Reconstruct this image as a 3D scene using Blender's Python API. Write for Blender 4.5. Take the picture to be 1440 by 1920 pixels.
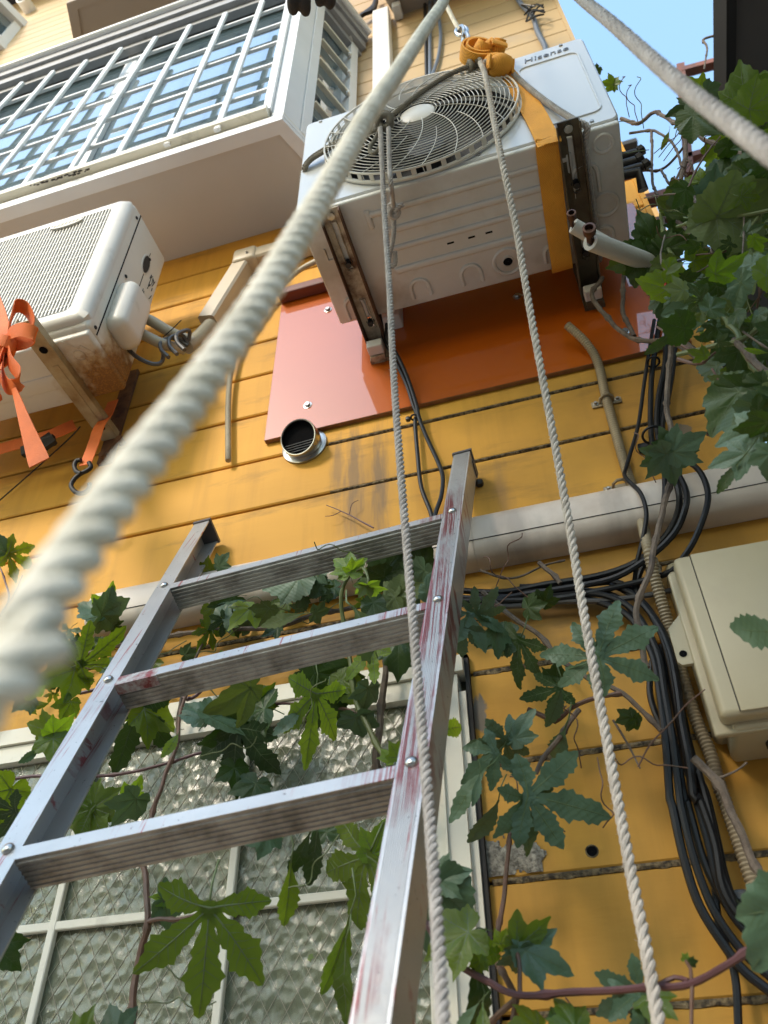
import bpy, bmesh, math, random
import numpy as np
from mathutils import Vector, Matrix, noise
random.seed(7)
C = bpy.context.scene
for o in list(bpy.data.objects):
    bpy.data.objects.remove(o)
COL = C.collection

# ------------------------------------------------------------------ camera
# eye height is z = 0 (the alley floor lies at -1.6); the house wall is the plane y = 1.4
F = 1562.0
UP = np.array([-20., 1732., F]); UP /= np.linalg.norm(UP)
HX = np.array([-7140., -1492., F]); HX /= np.linalg.norm(HX)
XR = -(HX - UP * (HX @ UP)); XR /= np.linalg.norm(XR)
YF = -np.cross(UP, XR)
ROT = np.array([XR, YF, UP])
cam = bpy.data.cameras.new('camera')
cam_o = bpy.data.objects.new('camera', cam); COL.objects.link(cam_o)
cam.sensor_fit = 'VERTICAL'; cam.sensor_height = 36; cam.sensor_width = 27
cam.lens = F / 1920 * 36
cam.clip_start = 0.01; cam.clip_end = 2000
cam_o.matrix_world = Matrix([list(ROT[i] * np.array([1, 1, -1])) + [0] for i in range(3)] + [[0, 0, 0, 1]])
cam.dof.use_dof = True; cam.dof.focus_distance = 1.75; cam.dof.aperture_fstop = 5.6
C.camera = cam_o

def ray(px, py): return ROT @ np.array([px - 720., 960. - py, F])
def P(px, py, y=1.4):
    r = ray(px, py); return Vector(r * y / r[1])
def PZ(px, py, z):
    r = ray(px, py); return Vector(r * z / r[2])
def PD(px, py, d):
    r = ray(px, py); return Vector(r * d / np.linalg.norm(r))
CAMR = Vector(ROT @ np.array([1., 0, 0])); CAMU = Vector(ROT @ np.array([0, 1., 0])); CAMF = Vector(ROT @ np.array([0, 0, 1.]))

# ------------------------------------------------------------------ light
SUN_D = Vector((0.50, 1.0, -0.80)).normalized()      # direction the light travels
elev = math.asin(-SUN_D.z); az = math.atan2(-SUN_D.x, -SUN_D.y)
w = bpy.data.worlds.new('World'); C.world = w; w.use_nodes = True
nt = w.node_tree
bg = nt.nodes['Background']
sky = nt.nodes.new('ShaderNodeTexSky'); sky.sky_type = 'NISHITA'
sky.sun_disc = False; sky.sun_elevation = elev; sky.sun_rotation = az % (2 * math.pi)
sky.air_density = 2.4; sky.dust_density = 1.0; sky.ozone_density = 4.6
nt.links.new(sky.outputs[0], bg.inputs[0]); bg.inputs[1].default_value = 0.15
sun = bpy.data.lights.new('sun', 'SUN'); sun.energy = 1.3; sun.angle = math.radians(10); sun.color = (1, .88, .72)
sun_o = bpy.data.objects.new('sun', sun); COL.objects.link(sun_o)
sun_o.rotation_euler = SUN_D.to_track_quat('-Z', 'Y').to_euler()
C.view_settings.view_transform = 'Standard'; C.view_settings.look = 'None'
C.view_settings.exposure = 1.58; C.view_settings.gamma = 1; C.view_settings.use_curve_mapping = False
C.render.engine = 'CYCLES'
C.cycles.max_bounces = 8; C.cycles.diffuse_bounces = 4; C.cycles.glossy_bounces = 4; C.cycles.transmission_bounces = 6
C.cycles.caustics_reflective = False; C.cycles.caustics_refractive = False
C.cycles.use_denoising = True

# ------------------------------------------------------------------ materials
MATS = {}
ALB_SCALE = .70      # dims every base colour to balance the bright exposure
def mat(name, col, rough=.5, metal=0., var=.12, vs=6., col2=None, amt=.5, s2=4., edge=.08, bump=0., bs=60., spec=.5,
        coat=0., coatr=.05, rnd=0., stretch=None, trans=0., extra=None, ior=None):
    """Principled surface: slow tone variation, an optional second (dirt / rust) colour in noise patches, fine relief."""
    col = tuple(c * ALB_SCALE for c in col); col2 = tuple(c * ALB_SCALE for c in col2) if col2 else None
    m = bpy.data.materials.new(name); m.use_nodes = True
    t = m.node_tree; N = t.nodes; L = t.links
    b = N['Principled BSDF']
    geo = N.new('ShaderNodeNewGeometry')
    pos = geo.outputs['Position']
    if stretch:
        mp = N.new('ShaderNodeVectorMath'); mp.operation = 'MULTIPLY'; mp.inputs[1].default_value = stretch
        L.new(pos, mp.inputs[0]); pos = mp.outputs[0]
    n1 = N.new('ShaderNodeTexNoise'); n1.inputs['Scale'].default_value = vs; n1.inputs['Detail'].default_value = 6
    L.new(pos, n1.inputs['Vector'])
    mr = N.new('ShaderNodeMapRange'); mr.inputs[1].default_value = .25; mr.inputs[2].default_value = .75
    mr.inputs[3].default_value = 1 - var; mr.inputs[4].default_value = 1 + var
    L.new(n1.outputs[0], mr.inputs[0])
    fac = mr.outputs[0]
    if rnd:
        oi = N.new('ShaderNodeObjectInfo')
        r2 = N.new('ShaderNodeMapRange'); r2.inputs[3].default_value = 1 - rnd; r2.inputs[4].default_value = 1 + rnd
        L.new(oi.outputs['Random'], r2.inputs[0])
        mm = N.new('ShaderNodeMath'); mm.operation = 'MULTIPLY'; L.new(fac, mm.inputs[0]); L.new(r2.outputs[0], mm.inputs[1]); fac = mm.outputs[0]
    sc = N.new('ShaderNodeVectorMath'); sc.operation = 'SCALE'; sc.inputs[0].default_value = col
    L.new(fac, sc.inputs['Scale'])
    out = sc.outputs[0]
    if col2:
        n2 = N.new('ShaderNodeTexNoise'); n2.inputs['Scale'].default_value = s2; n2.inputs['Detail'].default_value = 9; n2.inputs['Roughness'].default_value = .65
        L.new(pos, n2.inputs['Vector'])
        m2 = N.new('ShaderNodeMapRange'); m2.inputs[1].default_value = 1 - amt - edge; m2.inputs[2].default_value = 1 - amt + edge
        L.new(n2.outputs[0], m2.inputs[0])
        mx = N.new('ShaderNodeMix'); mx.data_type = 'RGBA'
        L.new(m2.outputs[0], mx.inputs[0]); L.new(out, mx.inputs[6]); mx.inputs[7].default_value = (*col2, 1)
        out = mx.outputs[2]
    if extra:
        out = extra(N, L, geo.outputs['Position'], out)
    L.new(out, b.inputs['Base Color'])
    b.inputs['Roughness'].default_value = rough; b.inputs['Metallic'].default_value = metal
    b.inputs['Specular IOR Level'].default_value = spec
    b.inputs['Coat Weight'].default_value = coat; b.inputs['Coat Roughness'].default_value = coatr
    if ior: b.inputs['Coat IOR'].default_value = ior
    b.inputs['Transmission Weight'].default_value = trans
    if bump:
        n3 = N.new('ShaderNodeTexNoise'); n3.inputs['Scale'].default_value = bs; n3.inputs['Detail'].default_value = 5
        L.new(pos, n3.inputs['Vector'])
        bp = N.new('ShaderNodeBump'); bp.inputs['Strength'].default_value = bump; bp.inputs['Distance'].default_value = .004
        L.new(n3.outputs[0], bp.inputs['Height']); L.new(bp.outputs[0], b.inputs['Normal'])
    MATS[name] = m
    return m

def blot(N, L, pos, c, r, inner=0., stretch=(1, 1, 1), noise_s=25., namt=.5):
    """0..1 mask of a ragged stain round the world point c."""
    s = N.new('ShaderNodeVectorMath'); s.operation = 'SUBTRACT'; s.inputs[1].default_value = c; L.new(pos, s.inputs[0])
    q = N.new('ShaderNodeVectorMath'); q.operation = 'MULTIPLY'; q.inputs[1].default_value = stretch; L.new(s.outputs[0], q.inputs[0])
    ln = N.new('ShaderNodeVectorMath'); ln.operation = 'LENGTH'; L.new(q.outputs[0], ln.inputs[0])
    n = N.new('ShaderNodeTexNoise'); n.inputs['Scale'].default_value = noise_s; n.inputs['Detail'].default_value = 8
    nn = N.new('ShaderNodeVectorMath'); nn.operation = 'MULTIPLY'; nn.inputs[1].default_value = stretch; L.new(pos, nn.inputs[0]); L.new(nn.outputs[0], n.inputs['Vector'])
    a = N.new('ShaderNodeMath'); a.operation = 'MULTIPLY_ADD'; a.inputs[1].default_value = r * namt * 2; a.inputs[2].default_value = -r * namt
    L.new(n.outputs[0], a.inputs[0])
    d = N.new('ShaderNodeMath'); d.operation = 'ADD'; L.new(ln.outputs['Value'], d.inputs[0]); L.new(a.outputs[0], d.inputs[1])
    m = N.new('ShaderNodeMapRange'); m.inputs[1].default_value = r; m.inputs[2].default_value = inner; L.new(d.outputs[0], m.inputs[0])
    return m.outputs[0]
def over(N, L, base, mask, c, k=1.):
    if k != 1:
        q = N.new('ShaderNodeMath'); q.operation = 'MULTIPLY'; q.inputs[1].default_value = k; L.new(mask, q.inputs[0]); mask = q.outputs[0]
    mx = N.new('ShaderNodeMix'); mx.data_type = 'RGBA'; L.new(mask, mx.inputs[0]); L.new(base, mx.inputs[6]); mx.inputs[7].default_value = (*c, 1)
    return mx.outputs[2]

def siding_extra(N, L, pos, out):
    q = N.new('ShaderNodeVectorMath'); q.operation = 'MULTIPLY'; q.inputs[1].default_value = (22., 1., 1.6); L.new(pos, q.inputs[0])
    n = N.new('ShaderNodeTexNoise'); n.inputs['Scale'].default_value = 1.; n.inputs['Detail'].default_value = 8; n.inputs['Roughness'].default_value = .6; L.new(q.outputs[0], n.inputs['Vector'])
    mm = N.new('ShaderNodeMapRange'); mm.inputs[1].default_value = .48; mm.inputs[2].default_value = .75; mm.inputs[4].default_value = .28; L.new(n.outputs[0], mm.inputs[0])
    out = over(N, L, out, mm.outputs[0], (.24, .125, .025))
    for c, r, st in (((.1, 1.4, .3), .75, (1, 1, .8)), ((.05, 1.4, 1.03), .30, (.35, 1, 2.2)), ((.2, 1.4, 1.5), .35, (.8, 1, 1))): out = over(N, L, out, blot(N, L, pos, c, r, r * .2, st, 9., .9), (.20, .115, .035), .38)
    for (c, r, st, k) in [((-.49, 1.4, 1.44), .26, (7.5, 1, 1), .62), ((-.42, 1.4, 1.42), .24, (8.5, 1, 1), .66), ((-.535, 1.4, 1.50), .14, (6, 1, 1), .5), ((-.46, 1.4, 1.3), .3, (3.2, 1, 1), .3), ((-.88, 1.4, 1.25), .12, (5, 1, 1), .35),
                          ((-.13, 1.4, 1.30), .12, (4, 1, 1), .35), ((.05, 1.4, .95), .3, (1, 1, 3), .3), ((-.6, 1.4, .97), .5, (1, 1, 6), .35), ((-1.2, 1.4, 2.05), .3, (2, 1, 2), .15)]:
        out = over(N, L, out, blot(N, L, pos, c, r, r * .25, st, 14., .7), (.11, .09, .075), k)
    return out
def render_extra(N, L, pos, out):   # places where the paint has come off and the cement shows
    for (c, r, st) in [((.365, 1.4, 1.365), .02, (1, 1, 1)), ((.287, 1.4, 1.375), .018, (1, 1, 1)), ((-.235, 1.4, .76), .02, (1, 1, .5))]:
        out = over(N, L, out, blot(N, L, pos, c, r, r * .8, st, 60., .9), (.20, .18, .15))
    return siding_extra(N, L, pos, out)

mat('yellow_siding', (.84, .43, .068), .55, spec=.14, var=.13, vs=2.2, col2=(.24, .14, .05), amt=.31, s2=7., edge=.13, bump=.10, bs=45, rnd=.05, stretch=(.35, 1, 1.6), extra=render_extra)
mat('cream_siding', (.64, .45, .23), .5, var=.08, vs=2.5, col2=(.42, .36, .30), amt=.33, s2=3., edge=.1, bump=.08, bs=40, rnd=.05, stretch=(.5, 1, 1.5))
mat('joint_grime', (.035, .026, .018), .9, var=.4, vs=30)
mat('sealant_grit', (.26, .19, .10), .95, var=.7, vs=60, col2=(.05, .038, .025), amt=.48, s2=90, bump=1., bs=160)
mat('cement', (.40, .36, .29), .95, var=.5, vs=90, col2=(.16, .14, .11), amt=.46, s2=130, bump=.8, bs=220)
mat('bay_soffit', (.74, .67, .59), .7, var=.06, vs=3, col2=(.62, .52, .42), amt=.27, s2=5, bump=.04)
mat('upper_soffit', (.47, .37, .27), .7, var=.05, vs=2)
mat('white_aluminium', (1.04, 1.04, 1.03), .38, var=.05, vs=6, col2=(.62, .59, .54), amt=.27, s2=14, edge=.1)
mat('cream_aluminium', (.98, .92, .76), .45, var=.06, vs=6, col2=(.38, .34, .27), amt=.30, s2=12, edge=.12)
mat('grey_trim', (.40, .40, .41), .5, var=.12, vs=8, col2=(.15, .14, .13), amt=.33, s2=10)
mat('dark_trim', (.045, .042, .04), .7, spec=.25)
mat('dark_inside', (.008, .008, .009), .9, spec=.05)  # near-black colour standing in for the shade inside holes and openings
mat('room_dark', (.05, .06, .065), .9)
mat('curtain_pale', (.62, .66, .58), .9, var=.2, vs=4)
mat('window_back', (.20, .22, .14), .9, var=.55, vs=7)
mat('unit_white', (.76, .76, .74), .28, var=.03, vs=3, spec=.6, coat=.35, coatr=.12)
def pan_extra(N, L, pos, out):
    for c, r, k in (((-.5, 1.1, 1.94), .12, .5), ((-.34, 1.25, 1.94), .09, .55), ((.13, 1.27, 1.94), .12, .45), ((-.015, 1.24, 1.94), .05, .4), ((-.2, .95, 1.94), .10, .3), ((.28, 1.1, 1.94), .10, .35)):
        out = over(N, L, out, blot(N, L, pos, c, r, r * .2, (1, 1, 1), 24., .8), (.26, .19, .11), k)
    return out
mat('unit_base', (.86, .83, .76), .35, var=.07, vs=5, col2=(.66, .58, .46), amt=.30, s2=6, edge=.14, extra=pan_extra)
mat('unit_cream', (.82, .79, .72), .4, var=.05, vs=4, col2=(.50, .45, .36), amt=.27, s2=7, edge=.12)
def rustpan(N, L, pos, out):
    m = blot(N, L, pos, (-1.14, 1.225, 1.844), .115, .07, (1., .95, .85), 45., .6)
    out = over(N, L, out, blot(N, L, pos, (-1.15, 1.215, 1.844), .155, .06, (.95, .9, .8), 30., .6), (.34, .20, .05), .75)
    out = over(N, L, out, m, (.15, .055, .012), .92)
    n = N.new('ShaderNodeTexNoise'); n.inputs['Scale'].default_value = 220; L.new(pos, n.inputs['Vector'])
    mm = N.new('ShaderNodeMapRange'); mm.inputs[1].default_value = .5; mm.inputs[2].default_value = .62; L.new(n.outputs[0], mm.inputs[0])
    q = N.new('ShaderNodeMath'); q.operation = 'MULTIPLY'; L.new(mm.outputs[0], q.inputs[0]); L.new(m, q.inputs[1])
    return over(N, L, out, q.outputs[0], (.32, .15, .03), .7)
mat('unit_cream_rusty', (.84, .80, .71), .5, var=.06, vs=5, col2=(.56, .48, .36), amt=.24, s2=7, edge=.12, extra=rustpan, bump=.08, bs=90)
mat('rusty_bracket', (.80, .68, .48), .55, var=.12, vs=10, col2=(.15, .05, .014), amt=.46, s2=13, edge=.10, bump=.25, bs=120)
mat('rusty_flange', (.22, .10, .035), .7, var=.35, vs=20, col2=(.07, .022, .010), amt=.5, s2=18, edge=.15, bump=.4, bs=120)
mat('stained_bracket', (.50, .40, .24), .5, var=.15, vs=8, col2=(.25, .13, .04), amt=.42, s2=12, edge=.16, bump=.15, bs=90)
mat('dark_olive_bracket', (.13, .105, .06), .5, var=.2, vs=14, col2=(.07, .035, .02), amt=.42, s2=22, edge=.12, bump=.2, bs=120)
mat('guard_wire', (.80, .76, .66), .4, spec=.5)
mat('fan_dark', (.030, .028, .030), .6)
mat('steel', (.62, .61, .58), .28, metal=1., var=.12, vs=12, col2=(.34, .31, .27), amt=.35, s2=25)
mat('dull_steel', (.45, .44, .41), .45, metal=.8, var=.2, vs=18, col2=(.16, .12, .09), amt=.36, s2=22)
mat('orange_board', (.60, .120, .003), .35, spec=.2, var=.08, vs=2.5, bump=.02, bs=12, coat=1., coatr=.03, ior=1.62, stretch=(.5, 1, 1))
mat('board_edge', (.34, .14, .04), .7, var=.3, vs=40, stretch=(1, 1, 12))
mat('maroon_wood', (.17, .035, .018), .45, var=.25, vs=20, coat=.4)
def alu_extra(N, L, pos, out):
    n = N.new('ShaderNodeTexNoise'); n.inputs['Scale'].default_value = 3.2; n.inputs['Detail'].default_value = 7; n.inputs['Roughness'].default_value = .7
    q = N.new('ShaderNodeVectorMath'); q.operation = 'MULTIPLY'; q.inputs[1].default_value = (42., 1.6, 1.0); L.new(pos, q.inputs[0]); L.new(q.outputs[0], n.inputs['Vector'])
    mm = N.new('ShaderNodeMapRange'); mm.inputs[1].default_value = .60; mm.inputs[2].default_value = .64; L.new(n.outputs[0], mm.inputs[0])
    out = over(N, L, out, mm.outputs[0], (.34, .045, .045), .85)
    n = N.new('ShaderNodeTexNoise'); n.inputs['Scale'].default_value = 2.; n.inputs['Detail'].default_value = 6; n.inputs['Roughness'].default_value = .7
    q = N.new('ShaderNodeVectorMath'); q.operation = 'MULTIPLY'; q.inputs[1].default_value = (170., 2., 1.2); L.new(pos, q.inputs[0]); L.new(q.outputs[0], n.inputs['Vector'])
    mm = N.new('ShaderNodeMapRange'); mm.inputs[1].default_value = .492; mm.inputs[2].default_value = .512; L.new(n.outputs[0], mm.inputs[0])
    for c, r in (((-.235, 1.06, .80), .23), ((-.265, .93, .50), .15), ((-.22, 1.2, 1.1), .13), ((-.845, 1.03, .63), .15), ((-.29, .80, .22), .10)):
        z_ = N.new('ShaderNodeMath'); z_.operation = 'MULTIPLY'; L.new(mm.outputs[0], z_.inputs[0]); L.new(blot(N, L, pos, c, r, r * .4, (2.2, 1, 1), 20., .8), z_.inputs[1])
        out = over(N, L, out, z_.outputs[0], (.24, .032, .034), .85)
    n = N.new('ShaderNodeTexNoise'); n.inputs['Scale'].default_value = 130; n.inputs['Detail'].default_value = 3; L.new(pos, n.inputs['Vector'])
    mm = N.new('ShaderNodeMapRange'); mm.inputs[1].default_value = .68; mm.inputs[2].default_value = .72; L.new(n.outputs[0], mm.inputs[0])
    return over(N, L, out, mm.outputs[0], (.06, .05, .045), .7)
mat('ladder_aluminium', (.70, .69, .67), .36, metal=.55, var=.12, vs=9, bump=.08, bs=90, extra=alu_extra)
mat('rung_aluminium', (.50, .49, .46), .42, metal=.5, var=.2, vs=14, col2=(.12, .105, .085), amt=.40, s2=16, edge=.14, bump=.1, bs=120)
mat('rung_red_end', (.30, .04, .04), .5, var=.3, vs=30, col2=(.62, .60, .58), amt=.50, s2=34)
mat('black_rubber', (.022, .022, .024), .45, var=.2)
mat('grey_cap', (.10, .10, .11), .5)
mat('cable_black', (.014, .014, .015), .45, spec=.3, var=.25, vs=20, col2=(.07, .06, .05), amt=.25, s2=12, edge=.15)
mat('cable_blue', (.16, .20, .27), .4)
mat('cable_grey', (.10, .095, .09), .45)
mat('conduit_tan', (.46, .36, .22), .5, var=.15, vs=12, col2=(.27, .21, .14), amt=.4, s2=9, edge=.15)
mat('hose_beige', (.60, .53, .40), .5, var=.12, vs=10, col2=(.35, .29, .2), amt=.35, s2=9)
mat('pvc_cream', (.66, .56, .42), .42, var=.06, vs=5)
def duct_extra(N, L, pos, out):
    for (c, r, st, k) in [((-.11, 1.33, 1.12), .10, (1.6, .3, .6), .45), ((.10, 1.33, 1.13), .10, (2.5, .3, .6), .3), ((.2, 1.33, 1.15), .1, (2.5, .3, .6), .3)]:
        out = over(N, L, out, blot(N, L, pos, c, r, r * .2, st, 18., .8), (.12, .10, .09), k)
    return out
mat('duct_white', (.88, .75, .63), .45, var=.07, vs=5, col2=(.62, .47, .36), amt=.36, s2=5, edge=.15, extra=duct_extra)
mat('box_beige', (.55, .47, .295), .42, var=.05, vs=4, col2=(.5, .42, .27), amt=.33, s2=6, edge=.15, bump=.03, bs=200)
mat('insulation', (.66, .61, .53), .75, var=.08, vs=20, bump=.3, bs=160)
mat('copper_old', (.13, .06, .04), .45, metal=.6, var=.3, vs=40)
mat('brass_dark', (.055, .045, .038), .5, metal=.6, var=.3, vs=40)
def rope_mat(name, c, c2, b=.5): mat(name, c, .9, var=.2, vs=30, col2=c2, amt=.42, s2=35, edge=.16, bump=b, bs=420)
rope_mat('rope_white', (1.08, 1.02, .86), (.84, .79, .62))
rope_mat('rope_grey', (.60, .55, .50), (.40, .35, .31))
rope_mat('rope_cotton', (.76, .68, .58), (.55, .48, .40))
rope_mat('rope_olive', (.30, .27, .21), (.20, .18, .13))
def strap_extra(N, L, pos, out):
    wv = N.new('ShaderNodeTexWave'); wv.inputs['Scale'].default_value = 120; wv.bands_direction = 'DIAGONAL'; wv.inputs['Distortion'].default_value = .6; L.new(pos, wv.inputs['Vector'])
    mr = N.new('ShaderNodeMapRange'); mr.inputs[3].default_value = 0; mr.inputs[4].default_value = .45; L.new(wv.outputs[0], mr.inputs[0])
    return over(N, L, out, mr.outputs[0], (.45, .17, .012))
mat('strap_orange', (1.1, .50, .045), .75, var=.15, vs=18, bump=.35, bs=300, extra=strap_extra)
mat('strap_red_orange', (.95, .20, .03), .7, var=.15, vs=18, bump=.25, bs=260)
mat('hook_black', (.016, .015, .016), .5, spec=.3)
mat('glove_grey', (.055, .047, .042), .95, var=.3, vs=40, bump=.5, bs=300)
mat('sleeve_dark', (.03, .035, .05), .9)
mat('stem_brown', (.17, .085, .05), .6, var=.25, vs=25, col2=(.10, .075, .05), amt=.4, s2=20, bump=.3, bs=120)
mat('stem_green', (.16, .19, .06), .5, var=.2, vs=25)
mat('stem_old', (.20, .15, .11), .8, var=.3, vs=30, col2=(.09, .065, .05), amt=.45, s2=24, bump=.5, bs=120)
mat('stem_purple', (.13, .05, .05), .5, var=.2, vs=25)
mat('rust_frame', (.30, .085, .035), .6, var=.25, vs=6, col2=(.12, .05, .03), amt=.4, s2=6)
mat('neighbour_soffit', (.16, .145, .13), .8, var=.1, vs=3)
mat('neighbour_wall', (.50, .30, .24), .8, var=.12, vs=1.2, bump=.1)
mat('neighbour_yellow', (.62, .36, .12), .8)
mat('concrete', (.52, .50, .46), .9, var=.12, vs=1.5, bump=.2, bs=30)
mat('bark', (.12, .09, .065), .9, var=.3, vs=8, bump=.6, bs=40)
mat('logo_grey', (.22, .23, .25), .4)
mat('emblem_cream', (.70, .67, .58), .45)
mat('bud_green', (.18, .26, .06), .6)
mat('tape_red', (.5, .03, .03), .5)

def glass(name, tint=(.85, .92, .93), rough=.02, trans=.75):
    m = bpy.data.materials.new(name); m.use_nodes = True
    b = m.node_tree.nodes['Principled BSDF']
    b.inputs['Base Color'].default_value = (*tint, 1); b.inputs['Roughness'].default_value = rough
    b.inputs['IOR'].default_value = 1.5; b.inputs['Transmission Weight'].default_value = trans
    b.inputs['Coat Weight'].default_value = 1.; b.inputs['Coat IOR'].default_value = 2.7; b.inputs['Coat Roughness'].default_value = rough
    MATS[name] = m; return m
glass('bay_glass', (.09, .13, .15), .02, 0.)
def wired():
    m = bpy.data.materials.new('wired_glass'); m.use_nodes = True
    t = m.node_tree; N = t.nodes; L = t.links; b = N['Principled BSDF']
    geo = N.new('ShaderNodeNewGeometry')
    q = N.new('ShaderNodeVectorMath'); q.operation = 'MULTIPLY'; q.inputs[1].default_value = (1, .01, 1); L.new(geo.outputs['Position'], q.inputs[0])
    v = N.new('ShaderNodeTexVoronoi'); v.feature = 'SMOOTH_F1'; v.inputs['Scale'].default_value = 48; v.inputs['Smoothness'].default_value = .35; L.new(q.outputs[0], v.inputs['Vector'])
    n = N.new('ShaderNodeTexNoise'); n.inputs['Scale'].default_value = 420; n.inputs['Detail'].default_value = 2; L.new(q.outputs[0], n.inputs['Vector'])
    a = N.new('ShaderNodeMath'); a.operation = 'MULTIPLY_ADD'; a.inputs[1].default_value = .10; L.new(n.outputs[0], a.inputs[0]); L.new(v.outputs[0], a.inputs[2])
    bp = N.new('ShaderNodeBump'); bp.inputs['Strength'].default_value = .5; bp.inputs['Distance'].default_value = .008; L.new(a.outputs[0], bp.inputs['Height']); L.new(bp.outputs[0], b.inputs['Normal'])
    b.inputs['Base Color'].default_value = (.42, .45, .30, 1); b.inputs['Roughness'].default_value = .16
    b.inputs['Transmission Weight'].default_value = .62; b.inputs['IOR'].default_value = 1.45
    b.inputs['Specular IOR Level'].default_value = .9
    MATS['wired_glass'] = m
wired()

def leaf_mat(name, col, back, gloss=.42, tr=.35, spec=.5):
    m = bpy.data.materials.new(name); m.use_nodes = True
    t = m.node_tree; N = t.nodes; L = t.links; b = N['Principled BSDF']; out = N['Material Output']
    oi = N.new('ShaderNodeObjectInfo')
    tc = N.new('ShaderNodeTexCoord')
    n = N.new('ShaderNodeTexNoise'); n.inputs['Scale'].default_value = 5; n.inputs['Detail'].default_value = 6; L.new(tc.outputs['Object'], n.inputs['Vector'])
    ad = N.new('ShaderNodeMath'); ad.operation = 'ADD'; L.new(oi.outputs['Random'], ad.inputs[0]); L.new(n.outputs[0], ad.inputs[1])
    mr = N.new('ShaderNodeMapRange'); mr.inputs[1].default_value = .2; mr.inputs[2].default_value = 1.7; L.new(ad.outputs[0], mr.inputs[0])
    mx = N.new('ShaderNodeMix'); mx.data_type = 'RGBA'; L.new(mr.outputs[0], mx.inputs[0])
    mx.inputs[6].default_value = (*col, 1); mx.inputs[7].default_value = (*back, 1)
    # side veins as fine relief
    uv = N.new('ShaderNodeUVMap')
    wv = N.new('ShaderNodeTexWave'); wv.inputs['Scale'].default_value = 3.2; wv.inputs['Distortion'].default_value = 1.5; wv.inputs['Detail'].default_value = 2; wv.wave_profile = 'SIN'
    L.new(uv.outputs[0], wv.inputs['Vector'])
    n2 = N.new('ShaderNodeTexNoise'); n2.inputs['Scale'].default_value = 22; L.new(tc.outputs['Object'], n2.inputs['Vector'])
    a2 = N.new('ShaderNodeMath'); a2.operation = 'ADD'; L.new(wv.outputs[0], a2.inputs[0]); L.new(n2.outputs[0], a2.inputs[1])
    bp = N.new('ShaderNodeBump'); bp.inputs['Strength'].default_value = .06; bp.inputs['Distance'].default_value = .03
    L.new(a2.outputs[0], bp.inputs['Height']); L.new(bp.outputs[0], b.inputs['Normal'])
    vm = N.new('ShaderNodeMapRange'); vm.inputs[1].default_value = .90; vm.inputs[2].default_value = 1.; vm.inputs[3].default_value = 0; vm.inputs[4].default_value = .06; L.new(wv.outputs[0], vm.inputs[0])
    m3 = N.new('ShaderNodeMix'); m3.data_type = 'RGBA'; L.new(vm.outputs[0], m3.inputs[0]); L.new(mx.outputs[2], m3.inputs[6]); m3.inputs[7].default_value = (min(1, col[0] * 2.2), min(1, col[1] * 1.8), col[2] * 2, 1)
    L.new(m3.outputs[2], b.inputs['Base Color']); b.inputs['Roughness'].default_value = gloss; b.inputs['Specular IOR Level'].default_value = spec
    tl = N.new('ShaderNodeBsdfTranslucent')
    g = N.new('ShaderNodeVectorMath'); g.operation = 'MULTIPLY'; g.inputs[1].default_value = (1.9, 1.7, .5); L.new(m3.outputs[2], g.inputs[0]); L.new(g.outputs[0], tl.inputs[0])
    ms = N.new('ShaderNodeMixShader'); ms.inputs[0].default_value = tr
    L.new(b.outputs[0], ms.inputs[1]); L.new(tl.outputs[0], ms.inputs[2]); L.new(ms.outputs[0], out.inputs[0])
    MATS[name] = m
leaf_mat('leaf_green', (.065, .125, .012), (.13, .20, .022), tr=.5)
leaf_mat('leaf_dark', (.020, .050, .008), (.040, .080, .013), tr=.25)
leaf_mat('leaf_shade_teal', (.05, .105, .058), (.08, .14, .072), gloss=.5, tr=.15, spec=.6)  # bluish sky tint of shaded leaves put into the base colour
leaf_mat('leaf_young', (.13, .24, .025), (.20, .30, .04), tr=.5)
leaf_mat('leaf_under', (.075, .115, .032), (.11, .15, .05), gloss=.6, tr=.3)
mat('leaf_vein', (.17, .23, .09), .5)
mat('leaf_vein_dark', (.10, .16, .05), .5)

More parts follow.
